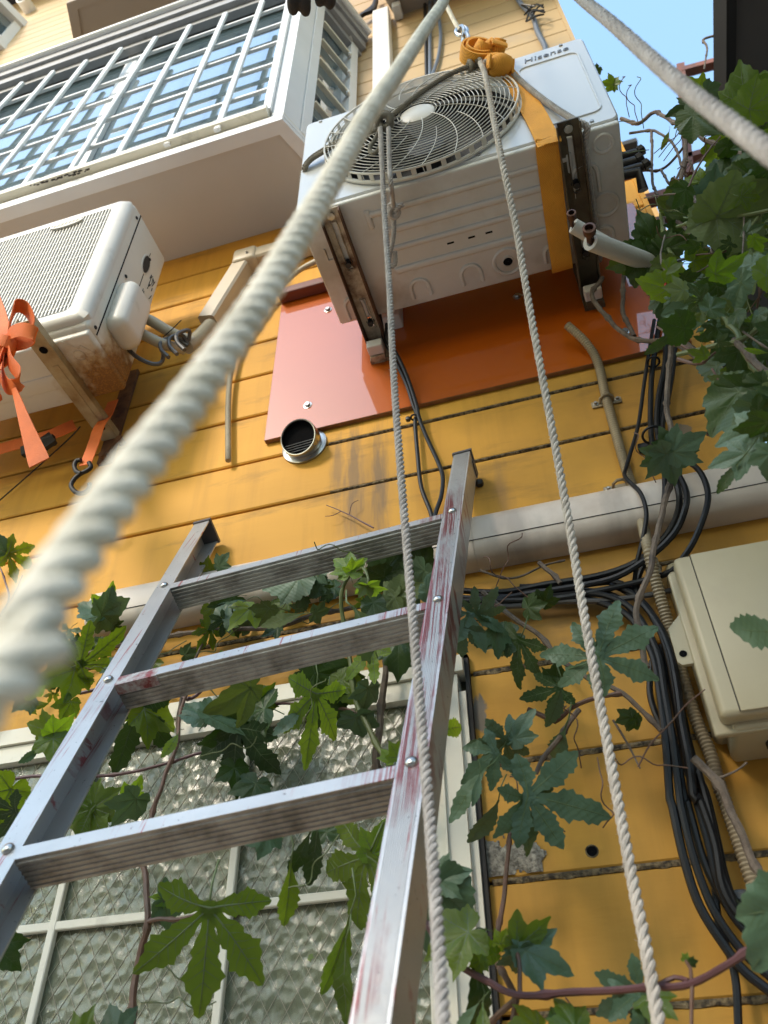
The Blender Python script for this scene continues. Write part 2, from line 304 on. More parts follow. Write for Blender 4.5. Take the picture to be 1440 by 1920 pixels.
# ------------------------------------------------------------------ mesh helpers
BASE = {}
def tag(o, label=None, cat=None, group=None, kind=None):
    if label: o['label'] = label
    if cat: o['category'] = cat
    if group: o['group'] = group
    if kind: o['kind'] = kind
    return o
def thing(name, label, cat, loc=(0, 0, 0), group=None):
    o = bpy.data.objects.new(name, None); COL.objects.link(o); o.location = loc; o.empty_display_size = .05
    BASE[o] = Vector(loc)
    return tag(o, label, cat, group)
class MB:
    def __init__(s): s.v = []; s.f = []; s.m = []; s.uv = None
    def add(s, vs, fs, m=0):
        n = len(s.v); s.v += [tuple(v) for v in vs]; s.f += [tuple(i + n for i in f) for f in fs]; s.m += [m] * len(fs); return s
    def box(s, a, b, m=0):
        x0, x1 = sorted((a[0], b[0])); y0, y1 = sorted((a[1], b[1])); z0, z1 = sorted((a[2], b[2]))
        return s.add([(x0, y0, z0), (x1, y0, z0), (x1, y1, z0), (x0, y1, z0), (x0, y0, z1), (x1, y0, z1), (x1, y1, z1), (x0, y1, z1)],
                     [(3, 2, 1, 0), (4, 5, 6, 7), (0, 1, 5, 4), (1, 2, 6, 5), (2, 3, 7, 6), (3, 0, 4, 7)], m)
    def rbox(s, a, b, r=.005, seg=2, m=0):
        bm = bmesh.new(); bmesh.ops.create_cube(bm, size=1)
        a, b = Vector(a), Vector(b)
        for v in bm.verts: v.co = Vector(((a[i] + b[i]) / 2 + v.co[i] * (b[i] - a[i])) for i in range(3))
        bmesh.ops.bevel(bm, geom=bm.edges[:], offset=r, segments=seg, profile=.5, affect='EDGES')
        bm.verts.index_update()
        s.add([v.co for v in bm.verts], [[v.index for v in f.verts] for f in bm.faces], m); bm.free(); return s
    def beam(s, p, q, wd, hd, up=(0, 0, 1), m=0, ch=0.):
        """rectangular bar from p to q; wd across, hd along the 'up' side"""
        p, q = Vector(p), Vector(q); d = (q - p).normalized(); u = Vector(up); u = (u - d * u.dot(d)).normalized(); x = d.cross(u)
        if ch:
            pr = [(-1, -1 + ch), (-1 + ch, -1), (1 - ch, -1), (1, -1 + ch), (1, 1 - ch), (1 - ch, 1), (-1 + ch, 1), (-1, 1 - ch)]
        else: pr = [(-1, -1), (1, -1), (1, 1), (-1, 1)]
        n = len(pr)
        vs = [e + x * (a * wd / 2) + u * (b * hd / 2) for e in (p, q) for a, b in pr]
        fs = [(i, (i + 1) % n, n + (i + 1) % n, n + i) for i in range(n)] + [tuple(range(n))[::-1], tuple(range(n, 2 * n))]
        return s.add(vs, fs, m)
    def prism(s, poly, ext, m=0):
        n = len(poly); e = Vector(ext); vs = [Vector(p) for p in poly]; vs += [p + e for p in vs]
        return s.add(vs, [tuple(range(n))[::-1], tuple(range(n, 2 * n))] + [(i, (i + 1) % n, n + (i + 1) % n, n + i) for i in range(n)], m)
    def tube(s, pts, r, n=8, caps=True, m=0, closed=False, ra=None):
        fr = frames(pts, closed)
        k = len(pts); vs = []
        if isinstance(r, (list, tuple)): r = list(np.interp(np.linspace(0, 1, k), np.linspace(0, 1, len(r)), r))
        for i, (p, x, y) in enumerate(fr):
            rr = r[i] if isinstance(r, list) else r
            for j in range(n):
                a = 2 * math.pi * j / n; vs.append(p + x * (math.cos(a) * rr) + y * (math.sin(a) * rr))
        fs = []
        for i in range(k if closed else k - 1):
            i2 = (i + 1) % k
            for j in range(n): fs.append((i * n + j, i * n + (j + 1) % n, i2 * n + (j + 1) % n, i2 * n + j))
        if caps and not closed: fs += [tuple(range(n))[::-1], tuple(range((k - 1) * n, k * n))]
        return s.add(vs, fs, m)
    def lathe(s, prof, o, axis, n=24, m=0, cap=False):
        """prof: (radius, height) pairs turned round axis through o"""
        o, a = Vector(o), Vector(axis).normalized(); x = a.orthogonal().normalized(); y = a.cross(x)
        vs = [o + a * h + (x * math.cos(2 * math.pi * j / n) + y * math.sin(2 * math.pi * j / n)) * r for r, h in prof for j in range(n)]
        fs = [(i * n + j, i * n + (j + 1) % n, (i + 1) * n + (j + 1) % n, (i + 1) * n + j) for i in range(len(prof) - 1) for j in range(n)]
        if cap: fs += [tuple(range(n))[::-1], tuple(range((len(prof) - 1) * n, len(prof) * n))]
        return s.add(vs, fs, m)
    def ball(s, c, r, n=10, sq=(1, 1, 1), m=0):
        c = Vector(c); k = n // 2 + 1; vs = []; fs = []
        for i in range(k + 1):
            t = math.pi * i / k
            for j in range(n):
                a = 2 * math.pi * j / n
                vs.append(c + Vector((math.sin(t) * math.cos(a) * r * sq[0], math.sin(t) * math.sin(a) * r * sq[1], math.cos(t) * r * sq[2])))
        for i in range(k):
            for j in range(n): fs.append((i * n + j, (i + 1) * n + j, (i + 1) * n + (j + 1) % n, i * n + (j + 1) % n))
        return s.add(vs, fs, m)
    def ribbon(s, pts, wds, w, t=.002, m=0):
        """flat strap: centre line pts, width directions wds"""
        pts = [Vector(p) for p in pts]; k = len(pts); vs = []
        for i in range(k):
            d = (pts[min(i + 1, k - 1)] - pts[max(i - 1, 0)]).normalized(); wv = Vector(wds[i]); wv = (wv - d * wv.dot(d)).normalized(); nn = d.cross(wv)
            ww = w[i] if isinstance(w, (list, tuple)) else w
            for a, b in ((-1, -1), (-.5, -1.25), (.5, -1.25), (1, -1), (1, 1), (.5, 1.25), (-.5, 1.25), (-1, 1)):
                vs.append(pts[i] + wv * (a * ww / 2) + nn * (b * t / 2))
        fs = [(i * 8 + j, i * 8 + (j + 1) % 8, (i + 1) * 8 + (j + 1) % 8, (i + 1) * 8 + j) for i in range(k - 1) for j in range(8)]
        fs += [tuple(range(8))[::-1], tuple(range((k - 1) * 8, k * 8))]
        return s.add(vs, fs, m)
    def mesh(s, name, mats, off=Vector((0, 0, 0)), smooth=True, angle=40):
        me = bpy.data.meshes.new(name)
        me.from_pydata([(v[0] - off[0], v[1] - off[1], v[2] - off[2]) for v in s.v], [], s.f)
        for mm in (mats if isinstance(mats, (list, tuple)) else [mats]): me.materials.append(MATS[mm])
        me.polygons.foreach_set('material_index', s.m)
        bm = bmesh.new(); bm.from_mesh(me); bmesh.ops.recalc_face_normals(bm, faces=bm.faces[:]); bm.to_mesh(me); bm.free()
        if smooth:
            me.polygons.foreach_set('use_smooth', [True] * len(me.polygons))
            try: me.set_sharp_from_angle(angle=math.radians(angle))
            except Exception: pass
        me.update(); return me
    def build(s, name, mats, parent=None, smooth=True, angle=40, kind=None):
        off = Vector((0, 0, 0)); q = parent
        if parent is not None: off = BASE[parent]
        o = bpy.data.objects.new(name, s.mesh(name, mats, off, smooth, angle)); COL.objects.link(o)
        if parent is not None: o.parent = parent
        BASE[o] = Vector(off)
        if kind: o['kind'] = kind
        return o
def single(mb, name, mats, label, cat, group=None, **k):
    """a thing that is one mesh; its origin goes to the lowest point"""
    zs = min(mb.v, key=lambda v: v[2]); base = Vector(zs)
    o = bpy.data.objects.new(name, mb.mesh(name, mats, base, **k)); COL.objects.link(o); o.location = base; BASE[o] = base
    return tag(o, label, cat, group)

def frames(pts, closed=False):
    pts = [Vector(p) for p in pts]; k = len(pts); out = []
    T = []
    for i in range(k):
        a = pts[(i - 1) % k] if closed or i > 0 else pts[0]; b = pts[(i + 1) % k] if closed or i < k - 1 else pts[-1]
        d = b - a; T.append(d.normalized() if d.length > 1e-9 else Vector((0, 0, 1)))
    x = T[0].orthogonal().normalized()
    for i in range(k):
        x = x - T[i] * x.dot(T[i])
        x = x.normalized() if x.length > 1e-6 else T[i].orthogonal().normalized()
        out.append((pts[i], x.copy(), T[i].cross(x)))
    return out
def spline(ctrl, step=.01, closed=False):
    c = [Vector(p) for p in ctrl]
    if len(c) < 3: c = [c[0], (c[0] + c[-1]) / 2, c[-1]]
    n = len(c); out = []
    for i in range(n if closed else n - 1):
        p1, p2 = c[i], c[(i + 1) % n]
        p0 = c[(i - 1) % n] if closed or i > 0 else p1 * 2 - p2
        p3 = c[(i + 2) % n] if closed or i < n - 2 else p2 * 2 - p1
        k = max(1, int(math.ceil((p2 - p1).length / step)))
        for j in range(k):
            t = j / k
            out.append(.5 * ((2 * p1) + (p2 - p0) * t + (2 * p0 - 5 * p1 + 4 * p2 - p3) * t * t + (3 * p1 - p0 - 3 * p2 + p3) * t ** 3))
    if not closed: out.append(c[-1])
    return out
def resample(pts, step):
    out = [pts[0]]; acc = 0.
    for a, b in zip(pts, pts[1:]):
        L = (b - a).length
        if L < 1e-9: continue
        while acc + L >= step:
            t = (step - acc) / L; a = a + (b - a) * t; out.append(a); L = (b - a).length; acc = 0.
            if L < 1e-9: break
        acc += L
    return out
def rope(mb, ctrl, d, pitch=3.2, ns=3, seg=8, sides=7, m=0, sag=0.):
    """laid rope: ns strands twisted round each other"""
    pts = resample(spline(ctrl, d), pitch * d / (seg * 1.0))
    fr = frames(pts)
    R = d * (.27 if ns == 3 else .33); r = d * (.255 if ns == 3 else .19)
    for k in range(ns):
        path = []
        for i, (p, x, y) in enumerate(fr):
            a = 2 * math.pi * (i / seg + k / ns)
            path.append(p + x * (math.cos(a) * R) + y * (math.sin(a) * R))
        mb.tube(path, r, sides, m=m)
    return mb
def braid(mb, ctrl, d, m=0, pitch=2.2, sides=6):
    rope(mb, ctrl, d, pitch, 4, 8, sides, m)
    return mb
def ridged(mb, ctrl, r, pitch=.0062, depth=.16, n=12, m=0):
    """corrugated hose: ring after ring"""
    pts = resample(spline(ctrl, .01), pitch / 4)
    rr = [r * (1 - depth * (0.5 - 0.5 * math.cos(2 * math.pi * (i % 4) / 4)) ) for i in range(len(pts))]
    return mb.tube(pts, rr, n, m=m)
def torus(mb, c, axis, R, r, n=28, k=7, m=0, a0=0, a1=360):
    c, a = Vector(c), Vector(axis).normalized(); x = a.orthogonal().normalized(); y = a.cross(x)
    full = abs(a1 - a0) >= 360
    ang = [math.radians(a0 + (a1 - a0) * i / n) for i in range(n if full else n + 1)]
    return mb.tube([c + (x * math.cos(t) + y * math.sin(t)) * R for t in ang], r, k, closed=full, m=m)
def screw(mb, p, nrm, r=.006, m=0):
    nrm = Vector(nrm); mb.lathe([(r * 1.5, 0), (r * 1.5, .0015), (r, .002)], p, nrm, 12, m); mb.lathe([(r, .002), (r, .006), (r * .85, .0075), (0.0002, .0075)], p, nrm, 6, m)
    return mb
WALL = 1.4

# ================================================================== the setting
g = MB(); g.box((-60, -60, -1.75), (60, 60, -1.6))
tag(g.build('ground', 'concrete', smooth=False), kind='structure')

# ------------------------------------------------------------------ the house
house = thing('house', 'house wall of yellow horizontal siding with bay window, lower window and cream upper storey', 'house', (0, WALL, -1.6))
HXL, HXR = -4.8, .402
core = MB(); core.box((HXL, WALL + .02, -1.6), (HXR - .004, 6.5, 8.3)); core.build('wall', 'joint_grime', house, False)
zj = [.264, .455, .655, .843, 1.021, 1.215, 1.415, 1.593, 1.782, 1.965, 2.132, 2.318, 2.488, 2.66, 2.832]
z = zj[0]
while z > -1.6: z -= .188; zj.insert(0, z)
zj[0] = -1.6
n_yellow = len(zj)
while zj[-1] < 8.1: zj.append(zj[-1] + .1355)
for i in range(len(zj) - 1):
    za, zb = zj[i], zj[i + 1]
    yellow = i < n_yellow - 1
    gap = .0065 if yellow else .005
    spans = [(HXL, HXR)]
    if zb < .86 and za > -.6: spans = [(HXL, -2.62), (-.242, HXR)]
    for xa, xb in spans:
        b = MB(); n = 24 if xb - xa > 2 else 8
        prof = [(WALL + .016, za + gap), (WALL + .003, za + gap), (WALL, za + gap + .004), (WALL, zb - .005), (WALL + .004, zb), (WALL + .016, zb)]
        vs = [(xa + (xb - xa) * k / n, y + .0012 * noise.noise((k * .9, i * 3.1, 0)), zz + .0012 * noise.noise((k * 1.3, i * 5.7, 4))) for k in range(n + 1) for y, zz in prof]
        fs = [(k * 6 + j, k * 6 + j + 1, (k + 1) * 6 + j + 1, (k + 1) * 6 + j) for k in range(n) for j in range(5)]
        fs += [tuple(range(6)), tuple(range(n * 6, n * 6 + 6))[::-1]]
        b.add(vs, fs); b.build('siding_board', 'yellow_siding' if yellow else 'cream_siding', house, False)
# crumbling sealant under the lower joints and black grime in others
for zz, x0, x1, th in [(.455, -.235, .40, .016), (.655, -.235, .40, .015), (.264, -.2, .40, .013), (.843, -.235, .10, .014), (1.021, -.9, .40, .011), (1.021, -1.2, -.5, .012), (1.415, -.55, .40, .005), (1.593, -.56, .39, .006)]:
    s = MB(); n = int((x1 - x0) / .008); pts = []
    for k in range(n + 1):
        x = x0 + (x1 - x0) * k / n; t = th * .55 * (.5 + .8 * abs(noise.noise((x * 40, zz * 9, 0)))); pts.append((x, t))
    vs = []
    for x, t in pts:
        q = .0018 + .003 * abs(noise.noise((x * 90, zz, 3)))
        vs += [(x, WALL + .012, zz + .010), (x, WALL - q * .4, zz + .007), (x, WALL - q, zz + .004 - t * .4), (x, WALL - .0004, zz + .003 - t), (x, WALL + .012, zz + .001 - t)]
    s.add(vs, [(k * 5 + j, k * 5 + j + 1, k * 5 + j + 6, k * 5 + j + 5) for k in range(n) for j in range(4)])
    s.build('joint_sealant', 'sealant_grit', house, True)
s = MB(); nx, nz = 46, 30; keep = {}
for i in range(nx):
    for j in range(nz):
        x = -.240 + .105 * i / nx; zz = .466 + .075 * j / nz
        m_ = 1 - ((x + .205) / .062) ** 2 - ((zz - .492) / .036) ** 2 + 1.1 * noise.noise((x * 34, zz * 34, 2)) + .4 * noise.noise((x * 120, zz * 120, 2))
        if m_ > 0: keep[i, j] = len(s.v); s.v.append((x, WALL - .0006 - min(.006, .004 * m_) - .0022 * abs(noise.noise((x * 160, zz * 160, 7))), zz))
for (i, j), k in keep.items():
    if (i + 1, j) in keep and (i, j + 1) in keep and (i + 1, j + 1) in keep: s.f.append((k, keep[i + 1, j], keep[i + 1, j + 1], keep[i, j + 1])); s.m.append(0)
s.build('cement_patch', 'cement', house, True)
s = MB(); s.box((HXR - .001, WALL - .004, 2.83), (HXR + .014, WALL + .06, 8.1)); s.build('corner_trim', 'cream_siding', house, False)
s = MB(); s.box((HXR - .001, WALL - .004, -1.6), (HXR + .014, WALL + .06, 2.826)); s.build('corner_trim', 'yellow_siding', house, False)
s = MB(); s.box((HXL - .3, .85, 8.12), (HXR + .3, 6.8, 8.3)); s.build('roof', 'dark_trim', house, False)

# lower window
win = MB()
WX0, WX1, WZ0, WZ1 = -2.62, -.247, -.45, .873
win.box((-.338, 1.366, WZ0), (-.262, 1.41, .80)).box((-.300, 1.358, WZ0), (-.296, 1.366, .80))
win.box((-.262, 1.378, WZ0), (-.249, 1.41, .80))
win.box((WX0, 1.366, .838), (-.249, 1.41, .873)).box((WX0, 1.374, .815), (-.262, 1.41, .836)).box((WX0, 1.368, .795), (-.262, 1.41, .8135))
win.box((WX0, 1.36, WZ0 - .05), (-.249, 1.41, WZ0)).box((WX0, 1.37, WZ0), (WX0 + .07, 1.41, .8))
window = win.build('window', 'cream_aluminium', house, False)
tr = MB(); tr.box((-.2485, 1.384, WZ0), (-.2405, 1.412, .883)).box((WX0, 1.384, .8745), (-.2405, 1.412, .883)); tr.build('window_trim', 'dark_trim', window, False)
vx = [-1.035 - .345 * k for k in range(-2, 5)]
for x in vx[1:]:
    m = MB(); m.beam((x, 1.377, WZ0), (x, 1.377, .795), .015, .012, (0, -1, 0), ch=.25); m.build('muntin', 'cream_aluminium', window, False)
hz = [.456, .111, -.234]
for zz in hz:
    m = MB(); m.beam((WX0 + .07, 1.378, zz), (-.338, 1.378, zz), .012, .015, (0, 0, 1), ch=.25); m.build('muntin', 'cream_aluminium', window, False)
xs = [-.338] + vx[1:] + [WX0 + .07]; zs_ = [.795] + hz + [WZ0]
for i in range(len(xs) - 1):
    for j in range(len(zs_) - 1):
        if zs_[j] < -.3: continue
        m = MB(); m.box((xs[i] - .002, 1.388, zs_[j] - .002), (xs[i + 1] + .002, 1.393, zs_[j + 1] + .002)); m.build('pane', 'wired_glass', window, False)
m = MB(); st = .0335; k = -70
while k < 120:      # wires of the glass, both diagonals, lying just behind its face
    for sgn in (1, -1):
        x0 = WX0 + k * st; pts = []
        for zz in (-.3, .8):
            pts.append(Vector((x0 + sgn * (zz + .3) * .62, 1.3872, zz)))
        a, b = pts
        lo, hi = WX0 + .07, -.338
        d = b - a; t0, t1 = 0., 1.
        if d.x > 0: t0 = max(t0, (lo - a.x) / d.x); t1 = min(t1, (hi - a.x) / d.x)
        else: t0 = max(t0, (hi - a.x) / d.x); t1 = min(t1, (lo - a.x) / d.x)
        if t1 > t0: m.tube([a + d * t0, a + d * t1], .0005, 4, caps=False)
    k += 1
m.build('wire_mesh', 'hose_beige', window, kind='stuff')
m = MB(); m.box((WX0, 1.4125, WZ0), (-.25, 1.4165, .87)); m.build('curtain', 'window_back', window, False)  # mottled back plate added behind the panes in place of the room
m = MB(); m.box((-1.75, 1.401, WZ0), (-1.10, 1.4095, .78)); m.build('curtain', 'curtain_pale', window, False)

# bay window of the first floor
BY, BZ0, BZ1, BXR, BXL = 1.05, 2.82, 4.45, -.647, -3.6
CW = Vector((-.50, WALL, 0)); CF = Vector((BXR, BY, 0)); CD = (CW - CF).normalized(); CN = Vector((CD.y, -CD.x, 0))  # canted side: direction, outward normal
def cs(t, out=0., z=0.): v = CF + CD * t + CN * out; return Vector((v.x, v.y, z))
CL = (CW - CF).length
bay = MB()
plan = [(BXL, BY), (BXR, BY), (CW.x, WALL + .01), (BXL - .15, WALL + .01)]
bay.prism([(x, y, BZ0) for x, y in plan], (0, 0, .05))
bw = bay.build('bay_window', 'bay_soffit', house, False)
def band(z0, z1, out, m='white_aluminium', nm='rail', x0=BXL):
    b = MB(); a = out
    pl = [(x0, BY - a), (BXR + a * .45, BY - a), tuple(cs(CL, a)[:2]), tuple(cs(CL, -.03)[:2]), (BXR - .02, BY + .03), (x0, BY + .03)]
    b.prism([(x, y, z0) for x, y in pl], (0, 0, z1 - z0)); return b.build(nm, m, bw, False)
band(2.812, 2.834, .016); band(2.8345, 2.852, .008); band(2.8525, 2.872, .011); band(2.8725, 2.900, .002, 'cream_aluminium')
b = MB(); b.beam((BXL, BY - .012, 2.921), (-.70, BY - .012, 2.921), .04, .036, (0, 0, 1), ch=.2); b.build('grille_rail', 'cream_aluminium', bw, False)
b = MB(); b.box((-.72, BY - .018, 2.936), (-.692, BY + .012, 4.24)); b.build('grille_post', 'white_aluminium', bw, False)
b = MB(); b.prism([(-.690, BY - .002, 2.90), (BXR, BY - .002, 2.90), tuple(cs(.075, .0)[:2]) + (2.90,), (-.64, BY + .12, 2.90), (-.690, BY + .12, 2.90)], (0, 0, 1.40)); b.build('corner_post', 'white_aluminium', bw, False)
b = MB(); b.prism([cs(.082, .004, 2.9), cs(.125, .004, 2.9), cs(.125, -.06, 2.9), cs(.082, -.06, 2.9)], (0, 0, 1.38))
b.prism([cs(CL - .07, .004, 2.9), cs(CL - .025, .004, 2.9), cs(CL - .025, -.05, 2.9), cs(CL - .07, -.05, 2.9)], (0, 0, 1.38)); b.build('side_frame', 'white_aluminium', bw, False)
b = MB(); b.prism([cs(.128, .022, 2.905), cs(.16, .022, 2.905), cs(.16, -.0, 2.905), cs(.128, .0, 2.905)], (0, 0, .03)); b.build('latch', 'cream_aluminium', bw, False)
# grille: verticals fixed by their feet and heads
tops = [(492, 3), (423, 26), (356, 49), (292, 71), (227, 92), (162, 115), (100, 135), (42, 156), (-14, 175), (-70, 195)]
feet = [(407, 244), (313, 272), (217, 299), (129, 325), (43, 351), (-43, 377), (-130, 404), (-218, 431), (-305, 458), (-392, 484)]
BARS = []
for (tx, ty), (fx, fy) in zip(tops, feet):
    a = P(fx, fy, BY - .02); c = P(tx, ty, BY - .02); BARS.append((a, c))
    b = MB(); b.beam(a, c, .024, .015, (0, -1, 0), ch=.35); b.build('grille_bar', 'white_aluminium', bw, False)
for yy in (32, 67, 104, 147, 196):
    fx = 491 - (yy - 4) * 84 / 240.
    zz = P(fx, yy, BY).z
    b = MB(); b.beam((BXL, BY - .004, zz), (-.69, BY - .004, zz), .013, .015, (0, 0, 1), ch=.2); b.build('grille_bar', 'white_aluminium', bw, False)
b = MB(); b.box((BXL, BY + .055, 2.9), (-.69, BY + .059, 4.28)); b.build('pane', 'bay_glass', bw, False)
for x in (-1.52, -2.35):
    b = MB(); b.box((x - .03, BY + .034, 2.9), (x + .03, BY + .054, 4.27)); b.build('mullion', 'white_aluminium', bw, False)
b = MB(); b.prism([cs(.127, -.045, 2.9), cs(CL - .072, -.045, 2.9), cs(CL - .072, -.05, 2.9), cs(.127, -.05, 2.9)], (0, 0, 1.37)); b.build('pane', 'bay_glass', bw, False)
for k in range(7):
    zz = 3.02 + k * .215
    b = MB(); p0, p1 = cs(.127, -.002, zz), cs(CL - .072, -.002, zz); b.beam(p0, p1, .03, .007, Vector((CN.x * .5, CN.y * .5, .8)), ch=.2); b.build('slat', 'cream_aluminium', bw, False)
    b = MB(); c = cs(CL - .078, .004, zz - .01); b.rbox(c - Vector((.006, .012, .012)), c + Vector((.006, .012, .012)), .002); b.build('slat_clip', 'white_aluminium', bw, False)
band(4.245, 4.29, .004, 'grey_trim', 'head_rail'); band(4.2905, 4.36, .03, 'grey_trim', 'head_rail'); band(4.3605, 4.43, .045, 'grey_trim', 'fascia')
b = MB()
edge = [Vector((BXL, BY - .052, 4.44))] + [Vector((BXR + .01, BY - .052, 4.44))] + [cs(CL * .5, .052, 4.44), cs(CL, .052, 4.44)]
b.tube(edge, .018, 10); b.build('gutter_lip', 'white_aluminium', bw)
b = MB(); b.prism([(BXL, BY - .05, 4.431), (BXR, BY - .05, 4.431), tuple(cs(CL, .04)[:2]) + (4.431,), (BXL, WALL + .01, 4.431)], (0, 0, .03)); b.build('bay_roof', 'grey_trim', bw, False)
b = MB(); rnd = random.Random(3)
for k in range(26):
    c = P(60 + k * 4.4 + rnd.uniform(-4, 4), 347 - k * 1.28 + rnd.uniform(-2, 3), BY - .028); b.ball(c, rnd.uniform(.003, .008), 6, (1.4, .6, .6))
b.build('dirt', 'joint_grime', bw, kind='stuff')

# upper bays: their soffits close the view at the top
def upper_bay(x0, x1, z0, z1, yf, c0, c1):
    b = MB(); pl = [(x0, WALL + .01), (x0 + c0, yf), (x1 - c1, yf), (x1, WALL + .01)]
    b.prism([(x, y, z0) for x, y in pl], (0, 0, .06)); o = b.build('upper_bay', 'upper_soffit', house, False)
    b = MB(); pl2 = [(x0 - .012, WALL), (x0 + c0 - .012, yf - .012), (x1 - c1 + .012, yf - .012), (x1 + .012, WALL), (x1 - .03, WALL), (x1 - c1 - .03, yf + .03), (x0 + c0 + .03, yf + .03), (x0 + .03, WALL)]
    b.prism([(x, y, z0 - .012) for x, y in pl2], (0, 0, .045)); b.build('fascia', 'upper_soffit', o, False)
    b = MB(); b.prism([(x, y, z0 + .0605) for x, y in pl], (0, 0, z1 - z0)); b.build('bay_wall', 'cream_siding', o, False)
    return o
c = PZ(147, 92, 5.0)
xw = c.x - (WALL - c.y) * .38
upper_bay(xw, -.95, 5.0, 6.3, .95, (WALL - .95) * .38, .25)
c = P(747, 33, WALL)
ub = upper_bay(c.x, 1.2, 4.62, 5.9, .78, -.20, .25)
b = MB(); q = P(744, 32, WALL - .02); b.rbox((q.x - .012, q.y - .05, 4.55), (q.x + .03, q.y + .018, 4.61), .006); b.build('bracket', 'white_aluminium', ub, False)
# another bay at the far upper left: only its canted right end is in view
ct, cb = P(43, 50, WALL), P(9, 88, WALL)
xr, zt_, zb_ = (ct.x + cb.x) / 2, ct.z, cb.z
def up_plan(o=0.): return [(xr + o, WALL + .01), (xr - .20 + o, .92 - o), (xr - 1.4, .92 - o), (xr - 1.4, WALL + .01)]
b = MB(); b.prism([(x, y, zt_) for x, y in up_plan(.03)], (0, 0, .10)); b.prism([(x, y, zb_ - .06) for x, y in up_plan(.015)], (0, 0, .06))
fw = Vector((xr, WALL, 0)); ff = Vector((xr - .20, .92, 0))
for t0, t1 in ((.0, .12), (.88, 1.0)):
    a_, c_ = fw.lerp(ff, t0), fw.lerp(ff, t1); b.prism([(a_.x, a_.y, zb_), (c_.x, c_.y, zb_), (c_.x - .05, c_.y + .01, zb_), (a_.x - .05, a_.y, zb_)], (0, 0, zt_ - zb_))
a_, c_ = fw.lerp(ff, .12), fw.lerp(ff, .88); b.prism([(a_.x + .002, a_.y, zb_ + .0005), (c_.x + .002, c_.y, zb_ + .0005), (c_.x - .04, c_.y, zb_ + .0005), (a_.x - .04, a_.y, zb_ + .0005)], (0, 0, .07))
uw = b.build('upper_window', 'white_aluminium', house, False)
b = MB(); b.prism([(x - .025, y + .02, zb_ + .001) for x, y in up_plan(0)], (0, 0, zt_ - zb_ - .002)); b.build('pane', 'bay_glass', uw, False)

# square downpipe beside the bay
b = MB(); b.rbox((-.424, WALL - .062, 2.0), (-.342, WALL - .004, 4.615), .006)
o = single(b, 'downpipe', 'white_aluminium', 'white square pipe running up the cream wall beside the bay window', 'pipe', smooth=False)
# round vent pipes
c = P(57, 21, WALL)
b = MB(); b.lathe([(.052, 0), (.052, .11), (.046, .11), (.046, .01), (0.0001, .01)], c, (0, -1, -.25), 20, cap=False)
b.lathe([(0.0001, .012), (.0455, .012)], c, (0, -1, -.25), 20, m=1)
single(b, 'vent_pipe', ['white_aluminium', 'dark_inside'], 'small white round vent pipe sticking out of the cream siding at the top', 'vent')

# ------------------------------------------------------------------ neighbours
nb = thing('neighbouring_house', 'dark eave of the neighbouring house closing the sky on the right', 'house', (3.0, 1.0, -1.6))
e = PZ(1362, 60, 3.285)
b = MB(); b.box((e.x + .035, -.5, 3.3), (e.x + 2.4, 3.2, 3.36)); b.build('eave_soffit', 'neighbour_soffit', nb, False)
b = MB(); b.box((e.x, -.5, 3.285), (e.x + .0345, 3.25, 3.46)); b.build('gutter', 'dark_trim', nb, False)
b = MB(); b.box((e.x + .9, -.4, -1.6), (e.x + 2.3, 3.0, 3.298)); b.build('wall', 'neighbour_soffit', nb, False)
b = MB(); b.box((e.x + .0355, -.5, 3.3605), (e.x + 2.4, 3.2, 3.5)); b.build('roof', 'dark_trim', nb, False)
e2 = P(1211, 345, 5.0)
nh = thing('yellow_house', 'sliver of a yellow house glimpsed behind the white outdoor unit', 'house', (e2.x - 1.5, 5.5, -1.6))
b = MB(); b.box((e2.x - 4, 5.0, -1.6), (e2.x, 6.3, P(1196, 296, 5.0).z)); b.build('wall', 'neighbour_yellow', nh, False)
b = MB(); zt = P(1196, 296, 5.0).z; b.box((e2.x - 4.2, 4.8, zt + .001), (e2.x + .05, 6.5, zt + .08)); b.build('roof', 'dark_trim', nh, False)
fr = thing('steel_frame', 'rust red steel frame standing against the sky beyond the vines', 'frame', tuple(P(1290, 300, 2.6)))
Y = 2.6
def fbar(a, c, w_, nm):
    b = MB(); b.beam(P(*a, Y), P(*c, Y), w_, w_, (0, -1, 0)); b.build(nm, 'rust_frame', fr, False)
fbar((1268, 139), (1420, 98), .055, 'rail'); fbar((1276, 125), (1292, 330), .05, 'post'); fbar((1175, 388), (1430, 318), .06, 'rail'); fbar((1290, 298), (1420, 262), .05, 'rail')
fbar((1210, 420), (1420, 372), .035, 'rail'); fbar((1352, 110), (1380, 330), .04, 'post')
op = thing('opposite_house', 'pinkish house across the alley behind the viewer', 'house', (0, -7, -1.6))
b = MB(); b.box((-9, -9, -1.6), (7, -6.0, 2.2)); b.build('wall', 'neighbour_wall', op, False)
b = MB(); b.box((-9.3, -9.2, 2.201), (7.3, -5.6, 2.4)); b.build('roof', 'dark_trim', op, False)
for k in range(5):
    b = MB(); b.box((-7 + k * 2.7, -5.995, -.2), (-5.8 + k * 2.7, -5.97, 1.1)); b.build('window', 'bay_glass', op, False)

